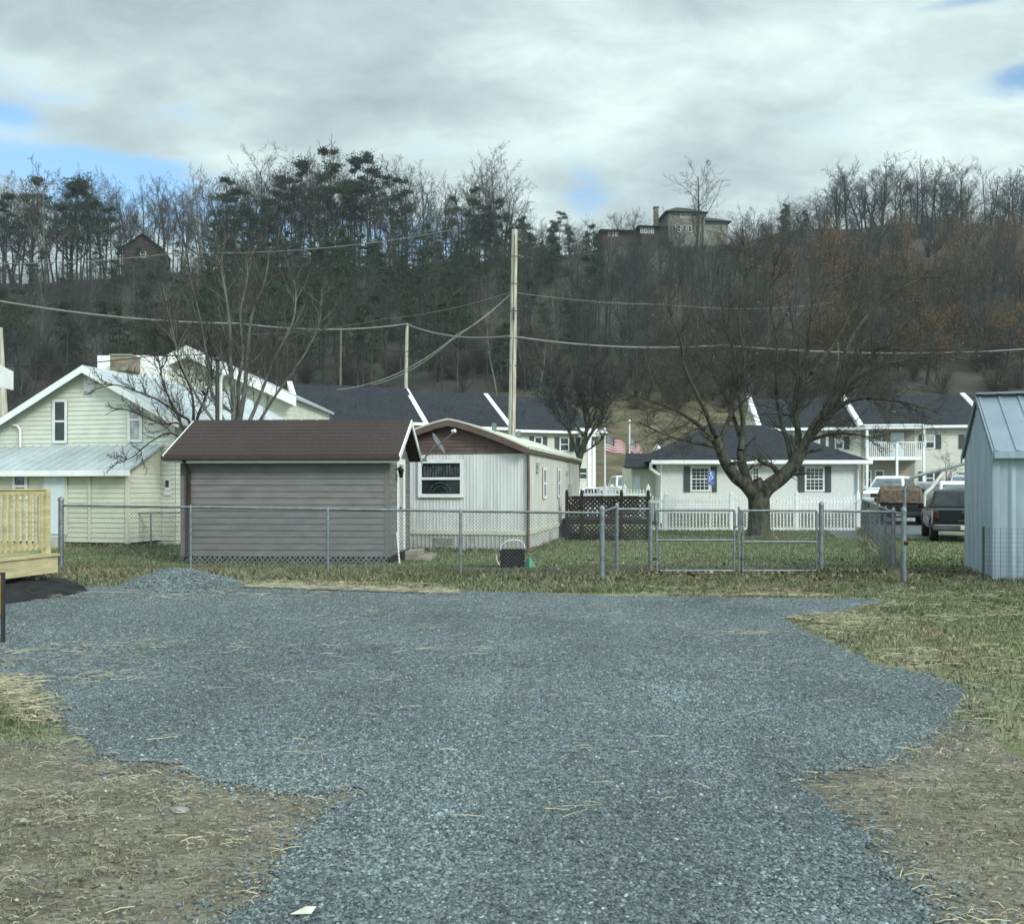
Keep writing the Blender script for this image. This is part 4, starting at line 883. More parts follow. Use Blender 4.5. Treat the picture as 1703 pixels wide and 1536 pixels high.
def onl(px):   # point of fence A under photo column px
    t = np.linspace(0, 1, 400); xx = fa[0]+(fb[0]-fa[0])*t; yy = fa[1]+(fb[1]-fa[1])*t; i = int(np.argmin(np.abs(CX+xx*F/yy-px))); return xx[i], yy[i], 1.19-.09*t[i]
posts = [(*onl(p)[:2], onl(p)[2]+.0, .024) for p in (318, 545, 765)]+[(fa[0], fa[1], 1.30, .045), (fb[0], fb[1], 1.18, .042)]
chain_fence('chain_link_fence', 'long chain link fence running in front of the grey shed', [fa, fb], [1.19, 1.10], posts)
c1 = (1.82, 15.65)
chain_fence('chain_link_fence', 'short return panel of chain link where the fence steps back left of the gate', [fb, c1], [1.12, 1.17], [(c1[0], c1[1], 1.2, .03)], thick=.0011)
g0 = (X(1082, 15.8), 15.8)
chain_fence('chain_link_fence', 'short straight chain link panel between the return corner and the left gate post', [c1, g0], [1.13, 1.13], [(g0[0], g0[1], 1.25, .04)])
g1 = (X(1366, 15.75), 15.75); rc = (X(1486, 15.6), 15.6)
chain_fence('chain_link_fence', 'chain link panel just right of the double gate', [g1, rc], [1.10, 1.08], [(g1[0], g1[1], 1.22, .042), (rc[0], rc[1], 1.12, .03)])
rn = (X(1503, 13.75), 13.75)
chain_fence('chain_link_fence', 'short chain link return panel with round red tag right of the gate', [rn, rc], [1.10, 1.08], [(rn[0], rn[1], 1.17, .038)], thick=.0005, w=.0034)
far = (12.25, 31.6); ps = []
for i in range(1, 7): t = i/7; ps.append((rc[0]+(far[0]-rc[0])*t, rc[1]+(far[1]-rc[1])*t, 1.1, .022))
chain_fence('chain_link_fence', 'chain link fence running away to the white picket fence along the right boundary', [rc, far], [1.08, 1.10], ps, w=.0032, pitch=.062, thick=.0006)
m = MB(); m.lathe((0, 0, 0), [(0, -.004), (.035, -.004), (.035, .004), (0, .004)], 12); o = m.build('fence_tag', 'lamp_red', loc=(rn[0]+.02, rn[1]-.045, EYE-(902-HY)*rn[1]/F)); o.rotation_euler = (R(90), 0, 0); tag(o, 'small round red tag fixed to the fence post at right', 'tag')
i0, i1 = (X(105, 24), 23.9), (X(300, 22.6), 22.6)
chain_fence('chain_link_fence', 'low dark chain link fence close to the porch of the cream house', [i0, i1], [.80, .88], [(X(181, 23.4), 23.4, .83, .022), (X(251, 22.9), 22.9, .86, .022)])
def gate(name, label, pa, pb, z0, zt_, zm):
    r = thing(name, label, 'gate', (0, 0, 0), 0, 'double chain link gate leaves')
    m = MB(); A0 = (*pa, z0); A1 = (*pa, zt_); B0 = (*pb, z0); B1 = (*pb, zt_)
    for a, b in ((A0, A1), (A1, B1), (B1, B0), (B0, A0)): m.tube([a, b], .021, 8)
    m.build('frame', 'galv', r); m = MB(); m.tube([(*pa, zm), (*pb, zm)], .018, 8); m.build('middle_rail', 'galv', r)
    m = MB(); fabric(m, pa, pb, z0+.02, zt_-.02); m.build('mesh', 'galv_wire', r)
    m = MB(); m.box(pa[0]-.07, pa[0]+.01, pa[1]-.02, pa[1]+.02, zt_-.25, zt_-.2); m.box(pa[0]-.07, pa[0]+.01, pa[1]-.02, pa[1]+.02, z0+.18, z0+.23); m.build('hinge', 'steel_dark', r); return r
gm = 15.78; gate('chain_link_gate', 'left leaf of the double chain link gate', (X(1092, gm), gm), (X(1221, gm), gm), .05, 1.11, .585)
gate('chain_link_gate', 'right leaf of the double chain link gate, in front of the big tree', (X(1235, gm), gm), (X(1358, gm), gm), .05, 1.10, .555)
m = MB(); x = X(1228, gm); m.tube([(x, gm-.03, 0), (x, gm-.03, 1.17)], .018, 8); m.box(x-.06, x+.07, gm-.05, gm-.01, .80, .84); m.tube([(x+.03, gm-.04, .72), (x+.03, gm-.04, 1.12)], .02, 8); tag(m.build('gate_latch', 'galv'), 'galvanised drop rod and latch between the two gate leaves', 'gate latch')
# wire garden fence by the blue shed
gf = thing('wire_fence', 'thin green welded wire fence in front of the blue metal shed', 'fence', (0, 0, 0))
gp0 = (X(1636, 13.95), 13.95); m = MB(); m.tube([(*gp0, -.05), (*gp0, .90)], .018, 6); m.build('post', 'fence_green', gf)
m = MB(); ge = (gp0[0]+2.2, 13.2); gdx = np.array(ge)-np.array(gp0)
for i in range(30): t = i/30; a = np.array(gp0)+gdx*t; m.bar((a[0], a[1], 0), (a[0], a[1], .88), .003, .003, (0, 1, 0))
for i in range(13): m.bar((*gp0, .01+i*.072), (*ge, .01+i*.072), .003, .003)
m.build('mesh', 'fence_green', gf)
# ------------------------------------------------------------------ yard objects
bn = thing('yard_bin', 'dark brown bin with a bent white tube handle on the grass by the mobile home', 'bin', (X(852, 16.4), 16.4, 0))
m = MB(); m.slab([(-.20, -.18, .01), (.20, -.18, .01), (.20, .18, .01), (-.20, .18, .01)], (0, 0, .01)); n = 28
for a, b in (((-.20, -.18), (.20, -.18)), ((.20, -.18), (.20, .18)), ((.20, .18), (-.20, .18)), ((-.20, .18), (-.20, -.18))):
    nn = Vector((b[1]-a[1], a[0]-b[0], 0)).normalized()
    for j in range(6):
        z0_ = .02+j*.06; e = .012 if j % 2 else 0
        m.slab([Vector((a[0]*(1+z0_*.3), a[1]*(1+z0_*.3), z0_))+nn*e, Vector((b[0]*(1+z0_*.3), b[1]*(1+z0_*.3), z0_))+nn*e, Vector((b[0]*(1+z0_*.3+.018), b[1]*(1+z0_*.3+.018), z0_+.056))+nn*e, Vector((a[0]*(1+z0_*.3+.018), a[1]*(1+z0_*.3+.018), z0_+.056))+nn*e], -nn*.02)
m.build('body', 'bin_brown', bn)
m = MB(); m.tube([Vector((x_, -.02, z_)) for x_, z_ in ((-.22, .36), (-.20, .47), (-.12, .53), (.02, .555), (.14, .54), (.21, .49), (.23, .40))], .012, 7); m.build('handle', 'plastic_white', bn)
m = MB(); m.tube([Vector((x_, -.16, z_)) for x_, z_ in ((-.29, .30), (-.285, .22), (-.25, .14), (-.20, .08))], .012, 7); m.build('side_handle', 'plastic_white', bn)
m = MB(); m.lathe((0, 0, 0), [(.155, .0), (.15, .015), (.04, .20), (.02, .23), (0, .23)], 4, False); m.lathe((0, 0, 0), [(.0, .0), (.155, 0)], 4, False); o = m.build('plastic_cone', 'plastic_green', loc=(X(880, 16.5), 16.5, 0)); tag(o, 'green plastic wedge on the grass beside the brown bin', 'garden toy')
m = MB(); m.tube([G(1612, 946, .03), G(1620, 950, .03), G(1634, 957, .03)], .03, 8); tag(m.build('plastic_pipe', 'plastic_white'), 'white plastic pipe lying by the corner of the blue shed', 'pipe')
m = MB(); pp = G(505, 1524); m.add([(pp.x-.045, pp.y-.01, .015), (pp.x+.03, pp.y-.018, .02), (pp.x+.042, pp.y+.012, .032), (pp.x+.005, pp.y+.02, .03), (pp.x-.02, pp.y+.01, .02), (pp.x, pp.y, .034)], [(0, 1, 5), (1, 2, 5), (2, 3, 5), (3, 4, 5), (4, 0, 5)]); o = m.build('paper_scrap', 'paper'); tag(o, 'crumpled pale paper scrap on the gravel at the bottom', 'litter'); s_ = o.modifiers.new('s', 'SOLIDIFY'); s_.thickness = .002
def rock(px, py, sx_, sy_, sz_, seed, label):
    rr = np.random.RandomState(seed); import bmesh; bm = bmesh.new(); bmesh.ops.create_icosphere(bm, subdivisions=2, radius=1)
    for v in bm.verts: v.co *= rr.uniform(.82, 1.1); v.co.x *= sx_; v.co.y *= sy_; v.co.z *= sz_
    me = bpy.data.meshes.new('rock'); bm.to_mesh(me); bm.free(); me.materials.append(MATS['rock']); o = bpy.data.objects.new('rock', me); COL.objects.link(o); g_ = G(px, py); o.location = (g_.x, g_.y, sz_*.25); tag(o, label, 'rock')
rock(299, 1349, .045, .03, .018, 1, 'flat pale rock set in the bare soil at lower left'); rock(38, 1365, .018, .018, .012, 2, 'small pale rock in the soil near the left edge')
# ------------------------------------------------------------------ lattice deck with dark rails
ld = thing('lattice_deck', 'dark brown deck screened with diagonal lattice right of the mobile home', 'deck', (X(940, 25.6), 25.6, 0), 0)
LX = X(1080, 25.6)-X(940, 25.6)
m = MB(); lattice(m, .1, LX, .66, 1.20, 0, .135, .04); m.build('upper_lattice', 'lattice_brown', ld)
m = MB(); lattice(m, .1, LX, .02, .45, 0, .135, .04); m.build('lower_lattice', 'lattice_brown', ld)
m = MB(); lattice(m, .1, LX, .66, 1.20, 2.2, .135, .04); m.build('rear_lattice', 'lattice_brown', ld)
m = MB(); m.box(0, LX, -.03, .03, 1.201, 1.25); m.box(0, LX, -.035, 2.3, .46, .60); m.box(0, LX, 2.17, 2.23, 1.201, 1.25); m.build('frame', 'lattice_brown', ld)
for x in (0, .42, 1.55, LX-.08):
    m = MB(); m.box(x, x+.09, -.05, .04, 0, 1.36); m.lathe((x+.045, -.005, 1.36), [(.05, 0), (.035, .03), (.045, .06), (0, .09)], 8); m.build('post', 'lattice_brown', ld)
# ------------------------------------------------------------------ white picket fences
def picket(name, label, xa, xb, D, top, z0, postx, seed, sc=.06):
    r = thing(name, label, 'fence', (xa, D, 0)); L = xb-xa
    m = MB(); m.box(0, L, -.02, .02, top-.12, top-.04); m.box(0, L, -.021, .021, z0+.02, z0+.10); m.build('rail', 'trim_white', r)
    m = MB(); n = int(L/.118)
    pxs = sorted([p-xa for p in postx]); 
    for i in range(n):
        x = .03+i*.118
        a = max([p for p in pxs if p <= x] or [0]); b = min([p for p in pxs if p > x] or [L]); t = (x-a)/max(b-a, .1); h = top+.13-sc*2*math.sin(math.pi*t)
        m.box(x, x+.038, -.038, -.0205, z0, h); m.add([(x, -.038, h), (x+.038, -.038, h), (x+.019, -.029, h+.03), (x, -.0205, h), (x+.038, -.0205, h)], [(0, 1, 2), (1, 4, 2), (4, 3, 2), (3, 0, 2)])
    m.build('picket_row', 'trim_white', r)
    for p in pxs: m = MB(); m.box(p-.06, p+.06, -.055, .065, -.05, top+.17); m.lathe((p, .005, top+.17), [(.085, 0), (.085, .02), (.03, .05), (.045, .09), (0, .15)], 8); m.build('post', 'trim_white', r)
    return r
DP = 31.7; px_ = [X(q, DP) for q in (1107, 1216, 1325, 1427)]
picket('picket_fence', 'white picket fence with ball topped posts in front of the white brick building', X(1083, DP), X(1432, DP), DP, 1.10, .0, px_, 1)
picket('picket_fence', 'white picket fence section seen above the dark lattice deck', X(955, 34.5), X(1083, 34.5), 34.5, 1.33, .1, [X(q, 34.5) for q in (1007, 1039, 1078)], 2, .03)
# ------------------------------------------------------------------ white brick building (hip roof)
D3 = 36.0; cl = thing('brick_building', 'single storey white brick building with dark hip roof behind the big tree', 'building', (X(1097, D3), D3, 0)); s3 = D3/F
BW = X(1427, D3)-X(1097, D3); BD = 9.0; e3 = Z(766, D3-.35); rdg = Z(706, D3+4.2)
m = MB(); m.box(0, BW, 0, BD, -.2, e3-.02); m.build('wall', 'brick_white', cl); m = MB(); m.box(-.03, BW+.03, -.04, BD, -.2, .50); m.build('base_band', 'band_grey', cl)  # darker grey band around the foot of the white wall, behind the pickets
m = MB(); o_ = .4; r0, r1 = (-o_, -o_, e3), (BW+o_, -o_, e3); h0 = (4.3, BD/2, rdg); h1 = (BW-4.0, BD/2, rdg); r2, r3 = (BW+o_, BD+o_, e3), (-o_, BD+o_, e3)
h0 = (3.0, BD/2, rdg); h1 = (BW-2.6, BD/2, rdg)
m.quad(r0, r1, h1, h0); m.quad(r1, r2, h1); m.quad(r2, r3, h0, h1); m.quad(r3, r0, h0); m.quad(r0, r3, r2, r1); rf = m.build('roof', 'shingle_dark', cl)
m = MB(); m.box(-o_, BW+o_, -o_-.09, -o_-.002, e3-.13, e3+.02); m.box(-o_, BW+o_, -o_, -.001, e3-.135, e3-.115); m.build('gutter', 'trim_white', rf, bevel=.02)
for x in (.0, BW-.08): m = MB(); m.tube([(x+.04, -.35, e3-.1), (x+.04, -.08, e3-.35), (x+.04, -.06, .1)], .045, 6); m.build('downspout', 'trim_white', cl)
def shutter(parent, x0, x1, z0, z1, y): 
    m = MB(); m.box(x0, x1, y-.04, y-.001, z0, z1)
    for i in range(int((z1-z0)/.09)): m.bar((x0+.05, y-.044, z0+.06+i*.09), (x1-.05, y-.044, z0+.06+i*.09), .02, .035)
    m.build('shutter', 'shutter', parent)
zw0, zw1 = Z(817, D3), Z(776, D3)
for a, b in ((1148, 1181), (1338, 1371)):
    xa, xb = (a-1097)*s3, (b-1097)*s3; w_ = window(cl, xa, xb, zw0, zw1, y=0, fw=.07, grid=(4, 6)); shutter(w_, xa-.26, xa-.01, zw0-.02, zw1+.02, 0); shutter(w_, xb+.01, xb+.26, zw0-.02, zw1+.02, 0)
xa = (1251-1097)*s3; w_ = window(cl, xa, xa+.28, zw0+.35, zw1-.02, y=0, fw=.04, grid=(2, 4))
m = MB(); m.box(-.95, -.002, 1.2, 4.5, -.1, e3-.2); m.build('side_wing', 'pale_siding', cl)
m = MB(); m.slab([(-1.3, .8, e3-.28), (-.002, .8, e3-.28), (-.002, 2.8, e3+.35), (-1.0, 2.8, e3+.35)], (0, 0, .06)); m.build('wing_roof', 'shingle_dark', cl)
m = MB(); m.tube([(-.38, -.3, e3-.08), (-.40, -.25, e3-.30), (-.2, -.1, e3-.45), (-.03, -.06, e3-.55)], .07, 8); m.build('elbow_pipe', 'trim_white', cl)
m = MB(); m.box(-.85, -.6, 1.15, 1.199, .1, 2.0); m.build('side_door', 'door_white', cl)
# sign on a post
hs_ = thing('parking_sign', 'blue accessible parking sign on a thin white post', 'sign', (X(1182, 34.6), 34.6, 0))
m = MB(); m.tube([(0, 0, 0), (0, 0, 2.15)], .03, 6); m.build('post', 'plastic_white', hs_)
m = MB(); m.box(-.14, .14, -.05, -.035, 1.80, 2.15); p = m.build('panel', 'sign_blue', hs_); m = MB(); m.box(-.14, .14, -.05, -.035, 1.61, 1.76); m.build('plate', 'sign_blue', hs_)
m = MB()   # wheelchair symbol
m.lathe((0, 0, 0), [(0, -.002), (.028, -.002), (.028, .002)], 10)
vs = MB(); Y_ = -.054
def ring(mb, cx, cz, r, a0, a1, w, n=14):
    for i in range(n):
        t0, t1 = a0+(a1-a0)*i/n, a0+(a1-a0)*(i+1)/n; mb.quad((cx+(r-w)*math.cos(t0), Y_, cz+(r-w)*math.sin(t0)), (cx+(r+w)*math.cos(t0), Y_, cz+(r+w)*math.sin(t0)), (cx+(r+w)*math.cos(t1), Y_, cz+(r+w)*math.sin(t1)), (cx+(r-w)*math.cos(t1), Y_, cz+(r-w)*math.sin(t1)))
ring(vs, 0, 1.91, .065, -3.6, .2, .012); ring(vs, -.01, 2.105, .012, 0, 6.28, .012); vs.bar((-.01, Y_, 2.08), (-.005, Y_, 1.95), .004, .03); vs.bar((-.005, Y_, 1.96), (.05, Y_, 1.96), .004, .022); vs.bar((.05, Y_, 1.96), (.075, Y_, 1.86), .004, .022); vs.bar((-.01, Y_, 2.03), (.045, Y_, 2.03), .004, .016)
vs.build('symbol', 'trim_white', p)
# lamp with a globe behind the wing roof
lp = thing('street_lamp', 'globe street lamp rising behind the left end of the white brick building', 'street lamp', (X(1093, 47), 47, 0))
zg = Z(746, 47); m = MB(); m.tube([(0, 0, 0), (0, 0, zg-.25)], [.07, .04], 10); m.lathe((0, 0, 0), [(.16, 0), (.15, .3), (.08, .5), (.05, .6)], 12); m.build('pole', 'plastic_black', lp)
m = MB(); m.lathe((0, 0, zg-.25), [(.05, -.05), (.11, 0), (.12, .05), (.06, .06)], 12); m.build('collar', 'plastic_black', lp)
m = MB(); m.lathe((0, 0, zg-.2), [(.10, 0), (.19, .12), (.20, .22), (.14, .34), (.06, .38), (.03, .45), (0, .50)], 14); m.build('globe', 'globe', lp)
# ------------------------------------------------------------------ blue metal shed
bs = thing('metal_shed', 'pale blue ribbed metal shed at the right edge', 'shed', (X(1654, 14.3), 14.3, 0), -.30)
# local: x right along the front, y depth
SD = 2.55; zE = Z(752, 14.3); zR = 3.06; SL = 5.0
m = MB(); ribs(m, (.0, 0, 0), (1, 0, 0), (0, -1, 0), SL, .30, .022, 0, lambda u: zE, .62); m.box(0, SL, .004, .02, 0, zE); m.build('front_wall', 'blue_metal', bs)
def gz(u): return zE+(zR-zE)*(1-abs(u-SD/2)/(SD/2))
m = MB(); n = 17
for i in range(n):
    u0, u1 = SD*i/n, SD*(i+1)/n; u2 = u0+.62*(u1-u0); u3 = u0+.78*(u1-u0)
    m.quad((0, u0, 0), (0, u0, gz(u0)), (0, u2, gz(u2)), (0, u2, 0)); m.quad((0, u2, 0), (0, u2, gz(u2)), (-.012, u3, gz(u3)), (-.012, u3, 0)); m.quad((-.012, u3, 0), (-.012, u3, gz(u3)), (0, u1, gz(u1)), (0, u1, 0))
m.build('end_wall', 'blue_metal', bs)
m = MB(); m.slab([(-.03, -.12, zE-.02), (SL, -.12, zE-.02), (SL, SD/2, zR), (-.03, SD/2, zR)], (0, 0, .03)); m.slab([(-.03, SD/2, zR), (SL, SD/2, zR), (SL, SD+.1, zE-.02), (-.03, SD+.1, zE-.02)], (0, 0, .029))
for i in range(17): x = i*.30; m.bar((x, -.12, zE+.02), (x, SD/2, zR+.04), .035, .022); m.bar((x+.03, -.12, zE+.015), (x+.03, SD/2, zR+.035), .03, .012)
m.bar((-.05, SD/2, zR+.055), (SL, SD/2, zR+.055), .24, .03); rf = m.build('roof', 'blue_metal_roof', bs)
m = MB(); m.slab([(-.035, -.13, zE-.10), (-.035, -.13, zE+.02), (-.035, SD/2, zR+.05), (-.035, SD/2, zR-.07)], (-.02, 0, 0)); m.slab([(-.035, SD+.11, zE-.10), (-.035, SD+.11, zE+.02), (-.035, SD/2, zR+.05), (-.035, SD/2, zR-.07)], (-.02, 0, 0)); m.build('rake_trim', 'blue_metal_roof', rf)
m = MB(); m.box(-.03, SL, -.15, -.121, zE-.10, zE+.005); m.box(-.02, .07, -.04, -.022, 0, zE-.1); m.box(-.035, -.013, -.04, .07, 0, zE-.1); m.build('corner_trim', 'blue_metal', bs)
m = MB(); m.box(-.05, SL, -.05, SD, -.1, .03); m.build('base', 'concrete', bs)
# ------------------------------------------------------------------ vehicles
mat('paint_silver', (.38, .40, .41), .3, .3, var=.05, spec=.5)
def lerp(a, b, t): return tuple(x+(y-x)*t for x, y in zip(a, b))
def car(name, label, loc, heading, style, paint, group=None, scale=1.0, detail=False):
    r = thing(name, label, {'pickup': 'pickup truck', 'suv': 'car', 'sedan': 'car'}[style], loc, heading, group); r.scale = (scale,)*3
    if style == 'pickup': L, Wd, R_ = 5.2, 1.86, .38; bodyp = [(-2.55, .62), (-2.58, .95), (-2.56, 1.06), (.0, 1.06), (1.05, 1.10), (2.25, .98), (2.55, .86), (2.6, .45)]; cab = [(-.55, 1.05), (-.42, 1.60), (-.25, 1.66), (.55, 1.66), (.72, 1.60), (1.25, 1.09)]
    elif style == 'suv': L, Wd, R_ = 4.7, 1.86, .36; bodyp = [(-2.3, .5), (-2.36, .8), (-2.32, 1.05), (.0, 1.03), (1.1, 1.02), (2.1, .92), (2.35, .78), (2.38, .42)]; cab = [(-2.3, 1.04), (-2.12, 1.58), (-1.9, 1.68), (.25, 1.70), (.45, 1.64), (1.25, 1.02)]
    else: L, Wd, R_ = 4.6, 1.78, .33; bodyp = [(-2.25, .45), (-2.3, .75), (-2.2, .95), (-1.4, .96), (.9, .93), (1.95, .82), (2.25, .66), (2.3, .38)]; cab = [(-1.75, .94), (-1.1, 1.36), (-.8, 1.42), (.1, 1.43), (.3, 1.38), (1.1, .93)]
    w2 = Wd/2; ya, yb = bodyp[0][0]+.85, bodyp[-1][0]-.85; zb = .36 if style != 'sedan' else .28; R2 = R_+.06
    arch = lambda yc: [(yc-R2*math.cos(t), R_+R2*math.sin(t)) for t in np.linspace(math.pi, 0, 9)][::1]
    bottom = [(bodyp[-1][0], zb)]+[(y, max(z, zb)) for y, z in arch(yb)]+[(y, max(z, zb)) for y, z in arch(ya)]+[(bodyp[0][0], zb)]
    poly = bodyp+bottom
    m = MB(); nn = len(poly)
    lay = []
    for sx_ in (-1, 1):
        lay.append([(sx_*(w2-(.05 if z > .95 else (.0 if z > .5 else .03))), y, z) for y, z in poly])
    m.add(lay[0]+lay[1], [tuple(range(nn)), tuple(range(2*nn-1, nn-1, -1))]+[(i, i+nn, (i+1) % nn+nn, (i+1) % nn) for i in range(nn)])
    b = m.build('body', paint, r, bevel=.05)
    # cabin
    tw = lambda z: w2-.07-(z-cab[0][1])*.30; nc = len(cab); m = MB()
    m.add([(-tw(z), y, z) for y, z in cab]+[(tw(z), y, z) for y, z in cab], [tuple(range(nc)), tuple(range(2*nc-1, nc-1, -1))]+[(i, i+nc, (i+1) % nc+nc, (i+1) % nc) for i in range(nc)])
    m.build('cabin', paint, r, bevel=.04)
    zt0, zt1 = cab[0][1]+.07, cab[2][1]-.10
    def yat(z, rear):
        a, c = (cab[0], cab[1]) if rear else (cab[-1], cab[-2]); t = (z-a[1])/(c[1]-a[1]); return a[0]+(c[0]-a[0])*t
    z1c = min(cab[1][1], cab[-2][1])-.02
    for nm, rear in (('rear_window', True), ('windshield', False)):
        e = -.012 if rear else .012; m = MB()
        spans = [(-1, -.04), (.04, 1)] if (rear and style == 'pickup') else [(-1, 1)]
        for a, c in spans: m.quad((a*(tw(zt0)-.09), yat(zt0, rear)+e, zt0), (c*(tw(zt0)-.09), yat(zt0, rear)+e, zt0), (c*(tw(z1c)-.09), yat(z1c, rear)+e, z1c), (a*(tw(z1c)-.09), yat(z1c, rear)+e, z1c))
        m.build(nm, 'glass_dark' if paint == 'paint_black' else 'glass_mid', r)
    ys0, ys1 = cab[1][0]+.05, cab[-2][0]-.02; ns = 1 if style == 'pickup' else (3 if style == 'suv' else 2)
    for s in (-1, 1):
        for i in range(ns):
            a = ys0+(ys1+.25-ys0)*i/ns+.03; c = ys0+(ys1+.25-ys0)*(i+1)/ns-.03; ct = c if i < ns-1 else c-.28; f = lambda y, z: (s*(tw(z)+.008), y, z)
            m = MB(); m.quad(f(a, zt0), f(c+(.12 if i == ns-1 else 0), zt0), f(ct, z1c), f(a+(.04 if i == 0 else 0), z1c)); m.build('side_window', 'glass_dark', r)
    for s in (-1, 1):
        for yc in (ya, yb):
            m = MB(); pr_ = [(R_*.62, -.11), (R_*.95, -.11), (R_, -.07), (R_, .07), (R_*.95, .11), (R_*.62, .11)]
            n = 20; vs = []; fs = []
            for rr, xo in pr_:
                for k_ in range(n): t = 2*math.pi*k_/n; vs.append((s*(w2-.10)+xo, yc+rr*math.cos(t), R_+rr*math.sin(t)))
            for i in range(len(pr_)-1):
                for k_ in range(n): fs.append((i*n+k_, i*n+(k_+1) % n, (i+1)*n+(k_+1) % n, (i+1)*n+k_))
            m.add(vs, fs, True); wl = m.build('wheel', 'rubber', r)
            m = MB(); vs = [(s*(w2-.10)+s*.06, yc, R_)]+[(s*(w2-.10)+s*.10, yc+R_*.62*math.cos(2*math.pi*k_/n), R_+R_*.62*math.sin(2*math.pi*k_/n)) for k_ in range(n)]
            m.add(vs, [(0, 1+k_, 1+(k_+1) % n) for k_ in range(n)]); m.build('rim', 'chrome', wl)
        yr, yf = bodyp[1][0], bodyp[-2][0]
        m = MB(); m.box(s*(w2-.12)-.06, s*(w2-.12)+.06, yr-.035, yr+.03, .76 if style != 'sedan' else .62, .98 if style != 'sedan' else .82); m.build('taillight', 'lamp_red', r, bevel=.015)
        m = MB(); m.box(s*(w2-.24)-.16, s*(w2-.24)+.16, yf-.06, yf+.035, .62, .80); m.build('headlight', 'lamp_clear', r, bevel=.02)
        m = MB(); m.box(s*(w2+.12)-.09, s*(w2+.12)+.09, cab[-1][0]-.22, cab[-1][0]-.10, 1.02, 1.18); m.bar((s*(w2-.05), cab[-1][0]-.16, 1.03), (s*(w2+.1), cab[-1][0]-.16, 1.08), .04, .04); m.build('mirror', 'plastic_black' if paint != 'paint_white' else paint, r, bevel=.02)
    for yy, nm in ((bodyp[0][0]-.04, 'rear_bumper'), (bodyp[-1][0]+.04, 'front_bumper')):
        m = MB(); m.box(-w2+.03, w2-.03, yy-.09, yy+.09, .40, .58); m.build(nm, 'chrome' if style == 'pickup' else paint, r, bevel=.03)
    m = MB(); m.box(-.5, .5, bodyp[-2][0]-.02, bodyp[-2][0]+.02, .60, .80); m.build('grille', 'plastic_black', r)
    m = MB(); m.box(-.16, .16, bodyp[0][0]-.145, bodyp[0][0]-.131, .42, .55); m.build('licence_plate', 'paper', r)
    if style == 'pickup':
        m = MB(); m.box(-w2+.16, w2-.16, bodyp[1][0]-.022, bodyp[1][0]+.01, .62, 1.03); tg = m.build('tailgate', paint, r, bevel=.02); m = MB(); m.box(-.12, .12, bodyp[1][0]-.03, bodyp[1][0]-.022, .93, .97); m.box(-.22, .02, bodyp[1][0]-.028, bodyp[1][0]-.0225, .68, .71); m.build('handle', 'chrome', tg)
    return r
hd = -.36
fw_, rt_ = Vector((math.sin(-hd), math.cos(-hd), 0)), Vector((math.cos(-hd), -math.sin(-hd), 0))
rl = Vector((X(1551, 24.6), 24.6, 0)); tc_ = rl+rt_*.93*.88+fw_*2.6*.88
car('pickup_truck', 'black pickup truck parked facing away beside the blue metal shed', tc_, hd, 'pickup', 'paint_black', scale=.88)
# lot vehicles
car('parked_car', 'white sport utility vehicle parked behind the tarp covered vehicle', (X(1482, 47), 47, .42), math.pi-.6, 'suv', 'paint_white')
car('parked_car', 'red car parked between the white vehicles in the lot', (X(1566, 52), 52, .45), .25, 'sedan', 'paint_red')
car('parked_car', 'white sport utility vehicle seen over the roof of the black pickup', (X(1590, 37), 37, .08), math.pi-.25, 'suv', 'paint_white')
car('parked_car', 'silver car parked beside the red car in the lot', (X(1532, 50), 50, .42), math.pi-.4, 'sedan', 'paint_silver')
car('parked_car', 'silver car farthest right behind the white sport utility vehicle', (X(1606, 47), 47, .5), math.pi-.4, 'suv', 'paint_silver')
car('parked_car', 'dark car nosed in behind the metal carport arch', (X(1548, 46), 46, .05), .5, 'sedan', 'paint_dark')
car('pickup_truck', 'white pickup truck parked facing the camera between the flagpoles', (X(1040, 49), 49, .50), math.pi+.15, 'pickup', 'paint_white')
car('parked_car', 'white car mostly hidden behind the picket fence beside the townhouses', (X(978, 52), 52, .1), math.pi/2, 'sedan', 'paint_white')
jd = car('parked_car', 'dark off-road vehicle with a tan tarp over its top', (X(1496, 38.5), 38.5, 0), -.40, 'suv', 'paint_dark', scale=.9)
tp = MB(); a = -1.05; prs = [(-2.6, 1.0), (-2.45, 1.55), (-2.2, 1.74), (-.6, 1.76), (.35, 1.76), (.55, 1.66), (.75, 1.35)]
for i in range(len(prs)-1):
    (y0, z0_), (y1, z1_) = prs[i], prs[i+1]; tp.quad((-.80, y0, z0_), (.80, y0, z0_), (.80, y1, z1_), (-.80, y1, z1_)); 
    for s in (-1, 1): tp.quad((s*.80, y0, z0_), (s*.80, y1, z1_), (s*1.0, y1, max(z1_-.5, 1.0)), (s*1.0, y0, max(z0_-.5, .98)))
o = tp.build('tarp', 'tarp_tan', jd); s_ = o.modifiers.new('s', 'SOLIDIFY'); s_.thickness = .02
# carport: two bent tube arches carrying a curved sheet
cp = thing('carport', 'grey bent tube carport frame between the parked cars and the blue shed', 'carport', (0, 0, 0))
for j, D in enumerate((29.5,)):
    pts = [W(1505, 866, D), W(1504, 815, D), W(1508, 802, D), W(1517, 794, D), W(1532, 789, D), W(1570, 780, D+.8), W(1612, 769, D+1.6), W(1680, 748, D+3)]
    m = MB(); m.tube(pts, .055, 8); m.build('arch', 'galv', cp)
    m = MB(); m.tube([(pts[0].x, pts[0].y, 0), pts[0]], .05, 8); m.build('leg', 'galv', cp)
pts = [W(1538, 822, 33), W(1552, 808, 33), W(1566, 789, 33)]; m = MB(); m.tube(pts, .06, 8); m.tube([pts[0], (pts[0].x, pts[0].y, 0)], .04, 8); m.build('brace', 'plastic_white', cp)
